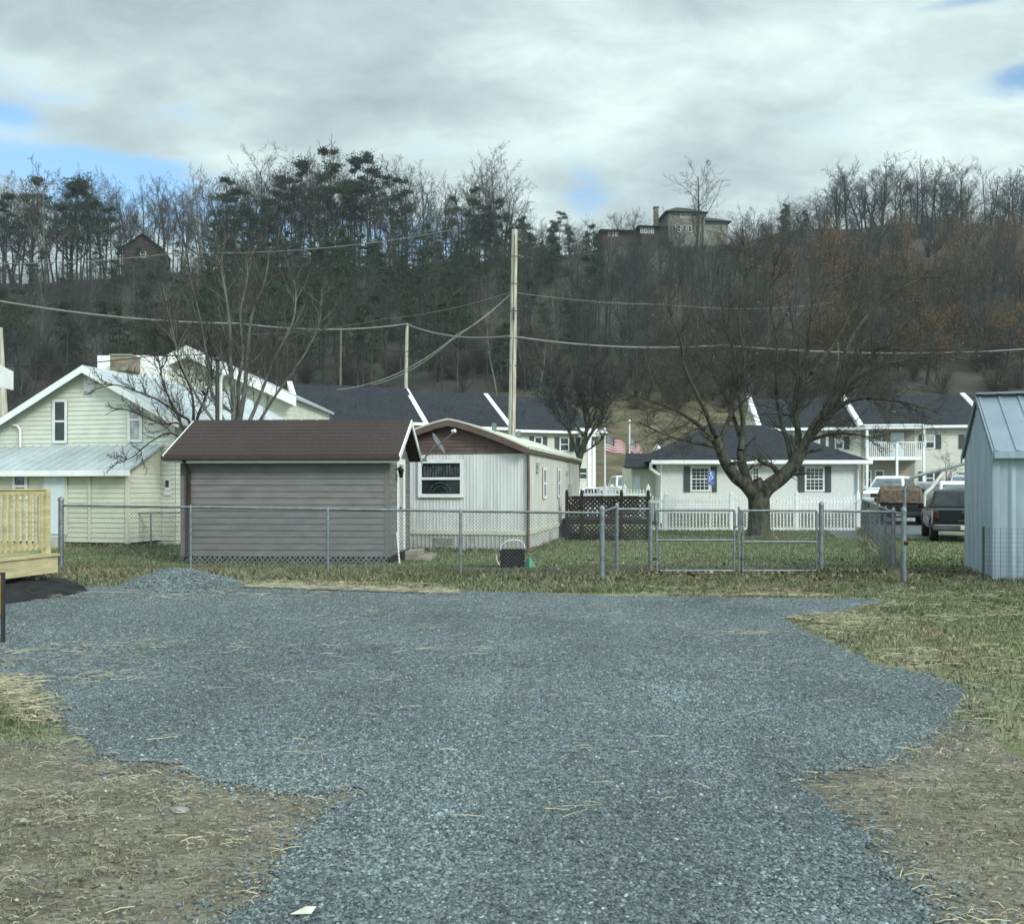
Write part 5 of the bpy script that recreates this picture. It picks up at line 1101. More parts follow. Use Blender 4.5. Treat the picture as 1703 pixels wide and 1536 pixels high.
# ------------------------------------------------------------------ townhouse blocks
def townhouse(name, label, origin, rz, sections, DD, eave, ridge_h, wmat='town_cream', detail=()):
    """sections: list of (x0, x1, dz) along the facade; rake trim shows at each step"""
    r = thing(name, label, 'townhouses', origin, rz)
    for i, (x0, x1, dz_) in enumerate(sections):
        ez, rz2 = eave+dz_, ridge_h+dz_
        m = MB(); m.quad((x0, 0, -1), (x1, 0, -1), (x1, 0, ez), (x0, 0, ez)); m.quad((x0, 0, -1), (x0, DD, -1), (x0, DD, ez), (x0, DD/2, rz2-.05), (x0, 0, ez)); m.quad((x1, 0, -1), (x1, DD, -1), (x1, DD, ez), (x1, DD/2, rz2-.05), (x1, 0, ez)); m.quad((x0, DD, -1), (x1, DD, -1), (x1, DD, ez), (x0, DD, ez))
        siding(m, (x0, 0, 0), (1, 0, 0), 0, ez-.05, .2, .02, lambda z: (0, x1-x0), (0, -1, 0)); m.build('wall', wmat, r)
        m = MB(); m.slab([(x0, -.45, ez-.02), (x1, -.45, ez-.02), (x1, DD/2, rz2), (x0, DD/2, rz2)], (0, 0, .08)); m.slab([(x0, DD/2, rz2), (x1, DD/2, rz2), (x1, DD+.4, ez-.02), (x0, DD+.4, ez-.02)], (0, 0, .079)); rf = m.build('roof', 'shingle_dark', r)
        m = MB(); m.box(x0, x1, -.56, -.451, ez-.12, ez+.06); m.build('gutter', 'trim_white', rf)
        m = MB(); m.slab([(x0+.14, -.5, ez-.12), (x0+.14, -.5, ez+.24), (x0+.14, DD/2, rz2+.24), (x0+.14, DD/2, rz2-.10)], (-.32, 0, 0)); m.build('rake_board', 'trim_white', rf)
        m = MB()
        for _ in range(3): xx = rnd.uniform(x0+1, x1-1); yy = rnd.uniform(1.2, 3); zz_ = ez+(rz2-ez)*(yy+.45)/(DD/2+.45); m.tube([(xx, yy, zz_), (xx, yy, zz_+.35)], .05, 6)
        m.build('vent_pipe', 'steel_dark', rf)
    return r
# left block
o1 = Vector((X(498, 56), 56, 0)); dr = math.atan(.38)
lb_ = townhouse('townhouse_block', 'dark roofed townhouse block stretching behind the grey shed and mobile home', o1, dr, [(-2.6, 0, -.35), (0, 8.0, .15), (8.0, 13.9, -.02), (13.9, 20.2, -.15)], 9.5, 5.5, 8.25)
def up(px):   # local x on the left block's facade for a photo column
    t = np.linspace(-4, 24, 1500); xx = o1.x+t*math.cos(dr); yy = o1.y+t*math.sin(dr); return float(t[np.argmin(np.abs(CX+xx*F/yy-px))])
for a, b, z0_, z1_ in ((962, 979, 2.05, 2.95), (930, 946, 4.0, 5.0), (965, 978, 4.0, 5.0), (888, 902, 4.0, 5.0)):
    xa, xb = up(a), up(b); w_ = window(lb_, xa, xb, z0_, z1_, y=-.02, fw=.09); shutter(w_, xb+.02, xb+.35, z0_, z1_, -.02); shutter(w_, xa-.35, xa-.02, z0_, z1_, -.02)
m = MB(); m.box(20.0, 20.25, -.3, -.05, -1, 5.4); m.box(18.9, 19.15, -1.9, -1.65, -1, 5.0); m.build('porch_column', 'trim_white', lb_)
m = MB(); m.box(18.9, 20.25, -1.9, -.06, 5.0, 5.2); m.slab([(18.8, -2.0, 5.2), (20.4, -2.0, 5.2), (20.4, -.06, 5.6), (18.8, -.06, 5.6)], (0, 0, .05)); m.build('porch_roof', 'trim_white', lb_)
# right block
D4 = 61.0; o2 = Vector((X(1428, D4), D4, 0)); dr2 = -.13
rb_ = townhouse('townhouse_block', 'cream townhouse block with balcony beyond the car park on the right', o2, dr2, [(-6.6, -.001, .0), (0, 8.3, .10), (8.3, 17, .06)], 9.5, 5.5, 8.0)
sc4 = D4/F*1.005; ux = lambda px: (px-1428)*sc4
m = MB(); m.box(ux(1432), ux(1516), -.06, -.021, 3.62, 5.4); m.box(ux(1432), ux(1516), -.06, -.021, .0, 3.3); m.build('porch_back', 'town_tan', rb_)
m = MB(); m.box(ux(1430), ux(1520), -1.6, -.061, 3.32, 3.55); m.build('balcony_floor', 'trim_white', rb_)
m = MB(); m.box(ux(1430), ux(1520), -1.62, -1.56, 4.45, 4.52)
for i in range(30): x = ux(1431)+i*.122; m.box(x, x+.04, -1.61, -1.57, 3.551, 4.45)
m.build('balcony_railing', 'trim_white', rb_)
for x in (ux(1430), ux(1476), ux(1517)): m = MB(); m.box(x, x+.14, -1.65, -1.5, -.5, 5.38 if x != ux(1476) else 4.5); m.build('porch_column', 'trim_white', rb_)
m = MB(); m.box(ux(1428), ux(1522), -1.75, -.452, 5.38, 5.56); m.slab([(ux(1428), -1.8, 5.56), (ux(1522), -1.8, 5.56), (ux(1522), -.3, 5.72), (ux(1428), -.3, 5.72)], (0, 0, .04)); m.build('porch_roof', 'trim_white', rb_)
m = MB(); m.box(ux(1478), ux(1499), -.09, -.061, 3.56, 5.2); m.build('door', 'door_white', rb_)
for a, b, z0_, z1_, sh_ in ((1437, 1447, 4.2, 5.15, 0), (1452, 1465, 4.2, 5.15, 0), (1532, 1548, 4.1, 5.05, 1), (1594, 1612, 4.1, 5.05, 1), (1532, 1547, 1.7, 2.6, 1), (1594, 1610, 1.5, 2.5, 1), (1435, 1448, 1.4, 2.7, 0), (1453, 1468, 1.4, 2.7, 0), (1350, 1366, 4.1, 5.0, 1), (1390, 1404, 4.1, 5.0, 1)):
    y_ = -.061 if not sh_ else -.02; w_ = window(rb_, ux(a), ux(b), z0_, z1_, y=y_, fw=.09, blind=.45 if z0_ > 3 else None)
    if sh_: shutter(w_, ux(a)-.38, ux(a)-.03, z0_, z1_, -.02); shutter(w_, ux(b)+.03, ux(b)+.38, z0_, z1_, -.02)
ct = place_tree('wide2', 'small bare ornamental tree in front of the cream townhouses at right', 'tree', X(1578, 52), 52, 2.9, .4, None, 'bare_tree', z=.4)
# ------------------------------------------------------------------ hilltop houses
D5 = 198.; s5 = D5/F; hh = thing('hilltop_house', 'large house on the hilltop with brick wing and tall chimney', 'house', (X(1112, D5), D5, Z(408, D5)), .10); hb = Z(408, D5)
Zl = lambda py: Z(py, D5)-hb
m = MB(); m.box(0, 62*s5, 0, 9, -3, Zl(352)); m.box(62*s5, 104*s5, 1.2, 10, -3, Zl(362)); m.build('main_wall', 'stucco_grey', hh)
def hip(mb, x0, x1, y0, y1, ze, zr_, in_): 
    a, b, c, d = (x0, y0, ze), (x1, y0, ze), (x1, y1, ze), (x0, y1, ze); e, f = (x0+in_, (y0+y1)/2, zr_), (x1-in_, (y0+y1)/2, zr_); mb.quad(a, b, f, e); mb.quad(b, c, f); mb.quad(c, d, e, f); mb.quad(d, a, e); mb.quad(a, d, c, b)
m = MB(); hip(m, -1.0, 66*s5, -1, 10, Zl(353), Zl(334), 3.8); hip(m, 56*s5, 110*s5, .2, 11, Zl(364), Zl(347), 3); m.build('main_roof', 'roof_green', hh)
m = MB(); m.box(-44*s5, -.002, 1.0, 8, -3, Zl(377)); m.box(-108*s5, -44*s5-.002, 2.2, 9, -3, Zl(382)); m.build('wing_wall', 'brick_dark', hh)
m = MB(); hip(m, -52*s5, 1, 0, 9.2, Zl(376), Zl(366), 2.5); hip(m, -114*s5, -42*s5, 1, 10, Zl(382), Zl(373), 2.5); m.build('wing_roof', 'roof_green', hh)
m = MB(); m.box(-20*s5, -13*s5, 2, 3, 0, Zl(341)); ck = m.build('chimney', 'stone_chimney', hh); m = MB(); m.box(-20.8*s5, -12.2*s5, 1.9, 3.1, Zl(341)+.002, Zl(339)); m.build('cap', 'stone_chimney', ck)
for a, b, c, d, y in ((1132, 1150, 353, 359, 0), (1168, 1176, 353, 359, 0)): window(hh, (a-1112)*s5, (b-1112)*s5, Zl(d+2), Zl(c+1), y=y-.02, fw=.15, glassm='glass_mid')
for i in range(4): window(hh, (1118+i*9-1112)*s5, (1124+i*9-1112)*s5, Zl(385), Zl(374), y=-.02, fw=.12)
for i in range(4): window(hh, (1066+i*6-1112)*s5, (1070.5+i*6-1112)*s5, Zl(387), Zl(378), y=.98, fw=.12, glassm='glass_mid')
for i in range(3): window(hh, (1013+i*6-1112)*s5, (1017+i*6-1112)*s5, Zl(391), Zl(384), y=2.18, fw=.12, glassm='glass_mid')
m = MB(); m.box(58*s5, 60*s5, -.4, -.1, -2, Zl(356)); m.build('corner_column', 'stone_chimney', hh)
D6 = 192.; dh = thing('gabled_house', 'dark gabled house half hidden among the bare trees on the left ridge', 'house', (X(238, D6), D6, Z(432, D6)), .2); hb = Z(432, D6)
m = MB(); a6 = Z(390, D6)-hb; e6 = Z(416, D6)-hb; hw6 = 34*D6/F
m.add([(-hw6+.3, 0, -3), (hw6-.3, 0, -3), (hw6-.3, 0, e6), (0, 0, a6-.1), (-hw6+.3, 0, e6)], [(0, 1, 2, 3, 4)]); m.box(-hw6+.3, hw6-.3, .02, 9, -3, e6); m.build('wall', 'brick_dark', dh)
m = MB(); gable_roof(m, -hw6, hw6, -.6, 9.5, e6, a6, .2, 'y'); m.build('roof', 'shingle_dark', dh); window(dh, -.6, .6, e6-1.6, e6-.3, y=-.02, fw=.1)
# ------------------------------------------------------------------ poles, flags, cables
up_ = thing('utility_pole', 'tall pale wooden utility pole rising behind the mobile home', 'utility pole', (X(849, 30.5), 30.5, 0))
ptop = W(856, 382, 30.5)-up_.location; m = MB(); m.tube([(0, 0, -.3), ptop*.33, ptop*.66, ptop], [.145, .13, .115, .10], 14); m.build('pole', 'pole_wood', up_)
for i in range(5): m = MB(); q = ptop*(.55+i*.09); m.tube([q+Vector((-.15, -.1, 0)), q+Vector((.15, -.1, 0))], .012, 6); m.build('bolt', 'steel_dark', up_)
m = MB(); q = ptop*.72; m.box(q.x-.03, q.x+.03, q.y-.15, q.y-.1, q.z-.2, q.z+.2); m.build('clamp', 'steel_dark', up_)
m = MB(); m.tube([ptop*.02+Vector((.0, -.145, 0)), ptop*.98+Vector((.0, -.112, 0))], .010, 5); m.build('ground_wire', 'steel_dark', up_)
def pole(px0, py0, px1, py1, D, r, mt, label, zb=None, name='utility_pole'):
    a, b = W(px0, py0, D), W(px1, py1, D); t = thing(name, label, 'utility pole', (b.x, b.y, b.z)); m = MB(); m.tube([a-b, (0, 0, -3)], [r*.8, r], 8); m.build('pole', mt, t); return t
t = pole(677, 538, 674, 650, 75, .16, 'pole_wood', 'thin pale utility pole beyond the townhouse roofs left of the tall pole'); m = MB(); m.box(-.1, .1, -.25, -.1, 5.3, 5.6); m.build('insulator', 'steel_dark', t)
pole(567, 545, 566, 636, 88, .11, 'pole_grey', 'faint grey utility pole at the wood edge above the left townhouse roof')
pole(1394, 566, 1393, 668, 78, .12, 'pole_grey', 'slim pole seen through the big tree above the right townhouse roof')
pole(-3, 545, 12, 672, 30, .17, 'pole_wood', 'leaning wooden pole cut by the left edge behind the cream house')
pole(1437, 770, 1427, 850, 40, .035, 'pole_wood', 'thin leaning pale pole in the car park beside the white building', name='marker_pole')
def cable(label, pts, r, sag, mt='cable', n=14, name='power_cable'):
    m = MB(); P = []
    for a, b, s in zip(pts[:-1], pts[1:], sag):
        for i in range(n+1):
            t = i/n
            if i == 0 and P: continue
            q = a.lerp(b, t); q = q.copy(); q.z -= s*4*t*(1-t); P.append(q)
    m.tube(P, r, 6); return tag(m.build(name, mt), label, 'cable')
PT = W(675, 539, 74.8); TP = W(850, 560, 30.6)
cable('thick grey cable crossing from the left edge over the far pole to the tall pole', [W(-60, 490, 60), W(400, 538, 68), PT, W(848, 559, 60)], .07, [.45, .45, .5], 'cable_light')
cable('thick grey cable running right from the tall pole across the big tree', [W(856, 560, 45), W(1200, 574, 48), W(1800, 572, 55)], .05, [.3, .5], 'cable_light')
cable('black cable just above the grey one right of the tall pole', [W(856, 558, 44), W(1280, 574, 48), W(1800, 569, 55)], .02, [.15, .3], 'cable_black')
cable('pale upper wire across the wooded ridge at left', [W(-40, 438, 60), W(300, 420, 60), W(760, 381, 58)], .028, [.25, .5], 'cable_light')
cable('service wire sloping down left from the tall pole', [W(849, 488, 30.6), W(760, 556, 28), W(560, 648, 26)], .013, [.12, .35], 'cable_light')
cable('second service wire sloping down left beside the first one', [W(849, 490, 30.6), W(748, 568, 29), W(620, 640, 28)], .012, [.05, .2], 'cable_light')
cable('faint wire from the tall pole rising out of the left trees', [W(849, 486, 30.6), W(640, 530, 40), W(420, 556, 50)], .011, [.15, .15], 'cable_light')
cable('faint wire leading right from the middle of the tall pole', [W(852, 486, 30.6), W(1100, 506, 38), W(1400, 500, 50)], .012, [.1, .3], 'cable_light')
cable('black cable passing over the cream house gable', [W(-40, 608, 35), W(250, 592, 38), W(560, 572, 44), W(842, 576, 50)], .022, [.15, .1, .35], 'cable_black')
cable('lower thin black wire behind the bare tree left of centre', [W(240, 614, 44), W(540, 596, 48), W(846, 568, 50)], .014, [.2, .3], 'cable_black')
cable('thin black wire over the townhouse roofs at the right edge', [W(1380, 566, 50), W(1800, 600, 50)], .02, [.2], 'cable_black')
def flag(px, ytop, ybot, D, label, pos, flen, droop, swing, furl):
    b = W(px, ybot, D); b.z = 0; t = thing('flagpole', label, 'flagpole', b); H = Z(ytop, D); m = MB(); m.tube([(0, 0, 0), (0, 0, H)], [.06, .035], 10); m.build('pole', 'plastic_white', t)
    m = MB(); m.lathe((0, 0, H+.08), [(0, -.08), (.05, -.06), (.08, 0), (.05, .06), (0, .08)], 10); m.build('finial', 'globe', t)
    fz = Z(pos[0], D); fh = (pos[1]-pos[0])*D/F; m = MB(); nu, nv = 26, 26
    P = lambda i, j: Vector((.04+flen*(i/nu)*math.cos(swing), math.sin(i/nu*9)*.10+flen*(i/nu)*math.sin(swing)+.04*math.sin(j/nv*5), fz-fh*(j/nv)*(1-furl*i/nu)-droop*(i/nu)**1.15+.04*math.sin(i/nu*9+1)))
    for i in range(nu):
        for j in range(nv):
            stripe = int(j*13/nv); can = (i < nu*.42 and stripe < 7); m.cur = 2 if can else (0 if stripe % 2 == 0 else 1); m.add([P(i, j), P(i+1, j), P(i+1, j+1), P(i, j+1)], [(0, 1, 2, 3)], True)
    m.cur = 1
    for sy in range(9):        # stars
        for sx2 in range(6 if sy % 2 == 0 else 5):
            i = (sx2+.7+(0 if sy % 2 == 0 else .5))*nu*.42/6.6; j = (sy+1)*nv*7/13/10; c = P(i, j)+Vector((0, -.012, 0)); R0 = .030
            m.add([c+Vector((R0*(1 if q % 2 == 0 else .42)*math.sin(q*math.pi/5), 0, R0*(1 if q % 2 == 0 else .42)*math.cos(q*math.pi/5))) for q in range(10)], [tuple(range(10))])
    o = m.build('flag', ['flag_red', 'flag_white', 'flag_blue'])
    o.location = b; tag(o, label.replace('white flagpole', 'US flag streaming from the pole'), 'flag')
    s = o.modifiers.new('s', 'SOLIDIFY'); s.thickness = .006
    return t
flag(1006, 716, 830, 47, 'left white flagpole in front of the townhouse end', (723, 752), 1.15, .36, .35, .25)
flag(1047, 703, 860, 44, 'taller white flagpole in front of the grassy slope', (728, 752), .95, .50, .75, .35)
hy_ = thing('fire_hydrant', 'small yellow fire hydrant beyond the picket fence near the left flagpole', 'fire hydrant', (X(1010.5, 52), 52, .45))
m = MB(); m.lathe((0, 0, 0), [(.17, 0), (.17, .05), (.11, .06), (.11, .75), (.15, .77), (.14, .86), (.06, .96), (.03, 1.02), (0, 1.03)], 12); m.build('barrel', 'yellow', hy_)
m = MB(); m.tube([(-.2, 0, .6), (.2, 0, .6)], .06, 8); m.tube([(0, -.2, .6), (0, 0, .6)], .07, 8); m.build('outlet', 'yellow', hy_)
# ------------------------------------------------------------------ big bare tree
def limb(P, r0, r1, D, dd, out, lev=0):
    """polyline through photo columns/rows at depth D+dd*t, smoothed"""
    pts = [np.array(W(a, b, D+dd*i/(len(P)-1))) for i, (a, b) in enumerate(P)]; res = []
    for i in range(len(pts)-1):
        p0, p1, p2, p3 = pts[max(i-1, 0)], pts[i], pts[i+1], pts[min(i+2, len(pts)-1)]
        for k_ in range(4):
            t = k_/4; res.append(.5*((2*p1)+(-p0+p2)*t+(2*p0-5*p1+4*p2-p3)*t*t+(-p0+3*p1-3*p2+p3)*t**3))
    res.append(pts[-1]); n = len(res)-1
    for i in range(n):
        ra = r0+(r1-r0)*(i/n)**.8; rb = r0+(r1-r0)*((i+1)/n)**.8; out.append((res[i], res[i+1], ra, rb, lev))
    return res
def twigs(out, rg, path, r0, r1, n, L, P, t0=.2, up=.25, spread=1.0):
    for _ in range(n):
        t = t0+(1-t0)*rg.rand()**.8; i = min(int(t*(len(path)-1)), len(path)-2); d = norm(path[i+1]-path[i]); a = rg.uniform(.4, 1.15)*spread
        s = norm(np.cross(d, rg.normal(0, 1, 3))); nd = norm(d*math.cos(a)+s*math.sin(a)+np.array([0, 0, up])); rr = (r0+(r1-r0)*t)*.42
        grow(out, rg, path[i], nd, L*rg.uniform(.5, 1.15)*(1-.35*t), max(rr, .012), 1, P)
def tree_from(name, label, limbs, TW, barkm, twigm, D, P, seed, base=None, z0=0, leaves=0):
    rg_ = np.random.RandomState(seed); main = []; cr = []
    for (pts, r0, r1, dd, n, L) in limbs:
        path = limb(pts, r0, r1, D, dd, main); twigs(cr, rg_, path, r0*P.get('rr', 1), r1, int(n*P.get('mul', 1)), L*P.get('lm', 1), P, up=P.get('tup', .25), spread=P.get('spr', 1))
    t = thing(name, label, 'tree', (0, 0, 0)); org = np.array([main[0][0][0], main[0][0][1], 0]); t.location = org
    V, Fq = segmesh(main, 10); V = V-org; o = npmesh('trunk', V, Fq, [barkm], parent=t, smooth=True)
    c1 = [s for s in cr if s[4] <= 1]; c2 = [s for s in cr if s[4] >= 2]; a = segmesh(c1, 5); b = segmesh(c2, 3); parts = [(a[0]-org, a[1], barkm), (b[0]-org, b[1], twigm)]
    if leaves: lv = leafcards(rg_, cr, leaves, .045, .12); parts.append((lv-org, np.arange(len(lv)).reshape(-1, 4), 'leaf_rust'))
    V, Fs, mi, ms = joinparts(parts); npmesh('crown', np.concatenate(V), np.concatenate(Fs), ms, mi=np.concatenate(mi), parent=t); return t
TWG = dict(max=3, n=[6, 8, 5, 4], wob=[.1, .13, .17, .2], up=[.03, .045, .03, .02], kids=[0, 10, 7, 0], start=[.2, .12, .1, 0], ang=[(.5, 1), (.35, .95), (.35, .9), (0, 0)], lenf=[.6, .42, .42, 0], rf=[.5, .5, .6, 0], rmin=.0045, end=.18)
big = [([(1262, 905), (1262, 892), (1263, 868), (1262, 840), (1260, 818)], .335, .30, 0, 0, 1),
       ([(1264, 850), (1262, 822), (1252, 800)], .30, .27, 0, 0, 1),
       ([(1256, 826), (1240, 806), (1222, 792), (1206, 768), (1196, 745), (1188, 728)], .22, .13, -.6, 3, 1.2),
       ([(1190, 730), (1180, 700), (1162, 660), (1140, 615), (1130, 560), (1105, 500)], .10, .014, -1.2, 26, 2.2),
       ([(1196, 735), (1215, 690), (1228, 640), (1222, 590), (1205, 540), (1200, 470)], .09, .013, .8, 24, 2.2),
       ([(1192, 735), (1160, 705), (1120, 680), (1080, 665), (1040, 655)], .09, .015, -.8, 22, 1.7),
       ([(1188, 742), (1150, 735), (1105, 722), (1060, 700)], .06, .012, -1.6, 14, 1.3),
       ([(1250, 815), (1240, 790), (1233, 765), (1232, 745)], .15, .12, .3, 2, 1),
       ([(1232, 748), (1236, 705), (1230, 655), (1238, 600), (1228, 530), (1240, 450), (1236, 400)], .095, .012, 1.0, 28, 2.1),
       ([(1233, 745), (1222, 700), (1195, 640), (1165, 590), (1150, 540)], .08, .014, 1.8, 20, 1.8),
       ([(1262, 832), (1275, 812), (1298, 795), (1318, 775), (1332, 752)], .27, .19, -.3, 3, 1.2),
       ([(1330, 756), (1345, 725), (1362, 695), (1388, 665), (1420, 625), (1460, 580), (1510, 540)], .165, .015, -1.0, 30, 2.3),
       ([(1325, 765), (1328, 725), (1322, 680), (1328, 630), (1345, 570), (1352, 500), (1372, 430)], .12, .013, .8, 30, 2.3),
       ([(1318, 775), (1310, 735), (1298, 695), (1290, 640), (1292, 570), (1280, 500), (1290, 430)], .085, .012, 1.4, 28, 2.2),
       ([(1345, 728), (1372, 700), (1395, 676), (1430, 662), (1470, 664), (1520, 672), (1570, 690)], .12, .014, -1.6, 24, 1.6),
       ([(1365, 694), (1400, 650), (1450, 615), (1500, 600), (1560, 592), (1620, 600)], .10, .014, .2, 26, 1.8),
       ([(1340, 735), (1380, 722), (1420, 722), (1460, 730)], .07, .012, -1.3, 14, 1.1),
       ([(1390, 660), (1400, 600), (1430, 540), (1480, 490), (1540, 460)], .09, .012, 1.6, 24, 2.0),
       ([(1350, 620), (1395, 560), (1420, 500), (1428, 430)], .07, .012, 2.0, 22, 1.9),
       ([(1298, 795), (1285, 775), (1270, 770), (1262, 765)], .09, .05, -.8, 6, .8)]
bt = tree_from('bare_tree', 'big bare spreading tree with thick forked trunk behind the gate', big, 0, 'bark', 'twig_tree', 26.8, dict(TWG, mul=1.25, lm=1.08, rr=.62, tup=.02, spr=1.12, up=[.03, .02, .015, .01], rf=[.5, .45, .55, 0]), 5, leaves=420)
# root flare
m = MB(); m.lathe((0, 0, 0), [(.50, -.05), (.43, .04), (.37, .15), (.335, .35), (.30, .60)], 14); o = m.build('root_flare', 'bark', bt)
# multi stemmed pale tree behind the grey shed, reaching in front of the cream house
TW2 = dict(TWG, mul=1.6, rr=.7, lm=1.15, kids=[0, 7, 5, 0], rmin=.006, up=[.03, .08, .08, .06])
ml = [([(392, 760), (390, 700), (388, 660), (384, 610), (382, 540), (372, 470), (360, 420)], .10, .012, .4, 14, 1.5),
      ([(392, 730), (400, 690), (408, 640), (412, 580), (420, 520), (440, 470), (448, 420)], .08, .012, -.4, 14, 1.4),
      ([(394, 740), (415, 700), (432, 660), (455, 600), (485, 540), (492, 500), (490, 465)], .06, .010, .6, 14, 1.3),
      ([(394, 745), (425, 710), (460, 655), (500, 600), (530, 540), (535, 480)], .05, .009, -.6, 13, 1.2),
      ([(388, 740), (372, 700), (352, 650), (345, 600), (335, 540), (318, 470), (300, 430)], .06, .010, .8, 14, 1.4),
      ([(386, 745), (355, 700), (325, 655), (300, 600), (285, 540), (270, 470)], .05, .009, -.2, 13, 1.3),
      ([(396, 740), (398, 690), (396, 640), (404, 590), (400, 520), (412, 460), (408, 430)], .07, .010, 1.2, 12, 1.3)]
tree_from('bare_tree', 'pale many stemmed bare tree rising behind the grey shed roof', ml, 0, 'bark_pale', 'twig_red', 22.5, TW2, 9)
m2 = [([(318, 760), (316, 705), (300, 690), (262, 665), (225, 650), (190, 640), (150, 650)], .045, .008, -1.0, 9, .9),
      ([(318, 740), (300, 705), (270, 705), (235, 690), (200, 680), (175, 690)], .035, .007, -1.2, 8, .8),
      ([(318, 740), (322, 690), (318, 650), (300, 610), (280, 560)], .05, .008, .2, 14, 1.2),
      ([(318, 735), (330, 690), (345, 650), (352, 600), (340, 550)], .05, .008, .6, 14, 1.2),
      ([(316, 740), (295, 690), (272, 640), (262, 590), (240, 540)], .04, .008, 0, 14, 1.2),
      ([(318, 745), (285, 720), (250, 735), (220, 760), (190, 770)], .03, .007, -1.1, 7, .7)]
tree_from('bare_tree', 'dark slender bare tree whose low branches cross the cream house gable', m2, 0, 'bark', 'twig_brown', 22.8, TW2, 12)
m3 = [([(958, 810), (960, 780), (966, 755), (972, 735)], .13, .10, 0, 0, 1),
      ([(964, 765), (955, 740), (945, 715), (925, 690), (905, 660), (885, 635)], .08, .010, -.5, 24, 1.6),
      ([(972, 738), (975, 710), (970, 680), (965, 650), (955, 615)], .08, .010, .5, 24, 1.6),
      ([(972, 740), (985, 718), (1000, 700), (1012, 675), (1025, 650)], .07, .010, .4, 22, 1.5),
      ([(966, 755), (990, 740), (1008, 722)], .04, .010, -.4, 8, .8),
      ([(970, 725), (948, 690), (930, 655), (925, 620)], .06, .010, 1, 22, 1.5),
      ([(974, 720), (990, 690), (992, 655), (985, 620)], .06, .010, 1, 22, 1.5)]
tree_from('bare_tree', 'rounded bare tree behind the rear corner of the mobile home', m3, 0, 'bark', 'twig_grey', 33, dict(TWG, kids=[0, 10, 7, 0], rmin=.008), 17)
# ------------------------------------------------------------------ loose ground cover near the camera
def ring_pts(n, D0, D1, power=1.0, xs=.66):
    D = D0+(D1-D0)*rs.rand(n)**power; x = (rs.rand(n)*2-1)*xs*D; return x, D
def stones(name, n, D0, D1, power, smin, smax, off=.004, extra=None, gate_=None):
    if extra is None: x, y = ring_pts(n, D0, D1, power); zz = np.full(n, off); ok = inpoly(x, y, GP)
    else: x, y, zz, ok = extra
    dgx = dpoly(x, y, GP); near = (dgx < .50) & (rs.rand(len(x)) < .75*np.exp(-dgx/.11)) if extra is None else np.zeros(len(x), bool)
    sel = ok | near; x, y, zz = x[sel], y[sel], zz[sel]; n = len(x)
    s = smin+(smax-smin)*rs.rand(n)**2.2*np.where(rs.rand(n) < .03, 1.5, 1); base = np.array([[1, 0, -.25], [.2, .95, -.3], [-.9, .4, -.2], [-.6, -.85, -.3], [.5, -.9, -.2], [.25, .1, .75], [-.35, .05, .6]])
    V = base[None]*rs.uniform(.6, 1.15, (n, 7, 1))*s[:, None, None]*np.array([1, .75, .62]); th = rs.uniform(0, 6.28, n); c, sn = np.cos(th)[:, None], np.sin(th)[:, None]; tl = rs.normal(0, .35, n)[:, None]
    vx = V[:, :, 0]*c-V[:, :, 1]*sn; vy = V[:, :, 0]*sn+V[:, :, 1]*c; vz = V[:, :, 2]+vx*tl*.6
    V = np.stack([vx+x[:, None], vy+y[:, None], vz+zz[:, None]+s[:, None]*.28], -1).reshape(-1, 3)
    fc = np.array([[0, 1, 5], [1, 6, 5], [1, 2, 6], [2, 3, 6], [3, 4, 6], [4, 5, 6], [4, 0, 5]]); Fq = (np.arange(n)[:, None, None]*7+fc[None]).reshape(-1, 3)
    b = np.clip(rs.normal(1.0, .30, n), .4, 1.8)*(.55+.90*vnoise(x*.8+3, y*.45, 71))*(1+.22*(np.exp(-((x-.95-.03*y)/.17)**2)+np.exp(-((x+.45-.03*y)/.17)**2))); b = np.where(rs.rand(n) < .022, rs.uniform(1.7, 2.8, n), b); col = np.stack([b*rs.uniform(.93, 1.07, n), b, b*rs.uniform(.95, 1.05, n)], -1)
    o = npmesh(name, V, Fq, ['gravel_stone'], colors=np.repeat(col, 7, 0)); tag(o, kind='stuff'); return o
stones('gravel_stones', 150000, 2.6, 7.0, .85, .0048, .0145); stones('gravel_stones', 90000, 7.0, 15, .9, .008, .016)
ok = MD > .02; iy, ix = np.nonzero(ok); pick = rs.randint(0, len(iy), 5000)
stones('gravel_stones', 0, 0, 0, 1, .008, .03, extra=(MX[iy[pick], ix[pick]]+rs.uniform(-.03, .03, 5000), MY[iy[pick], ix[pick]]+rs.uniform(-.03, .03, 5000), MZ[iy[pick], ix[pick]], np.ones(5000, bool)))
def blades(name, x, y, h, lean, cols, w=.0035, mt='grass_blade'):
    n = len(x); th = rs.uniform(0, 6.28, n); ln = rs.uniform(.2, 1, n)*lean; a = rs.uniform(0, 6.28, n)
    tx, ty = x+np.cos(a)*h*ln, y+np.sin(a)*h*ln; mx_, my_ = x+np.cos(a)*h*ln*.3, y+np.sin(a)*h*ln*.3; tz = h*np.sqrt(np.clip(1-(ln*.8)**2, .05, 1)); ww = w*(.6+y*.11)
    cx_, sy_ = np.cos(th)*ww, np.sin(th)*ww
    V = np.stack([np.stack([x-cx_, y-sy_, x*0-.01], -1), np.stack([x+cx_, y+sy_, x*0-.01], -1), np.stack([mx_+cx_*.8, my_+sy_*.8, tz*.6], -1), np.stack([tx, ty, tz], -1)], 1).reshape(-1, 3)
    o = npmesh(name, V, np.arange(n*4).reshape(-1, 4), [mt], colors=np.repeat(cols, 4, 0)); tag(o, kind='stuff'); return o
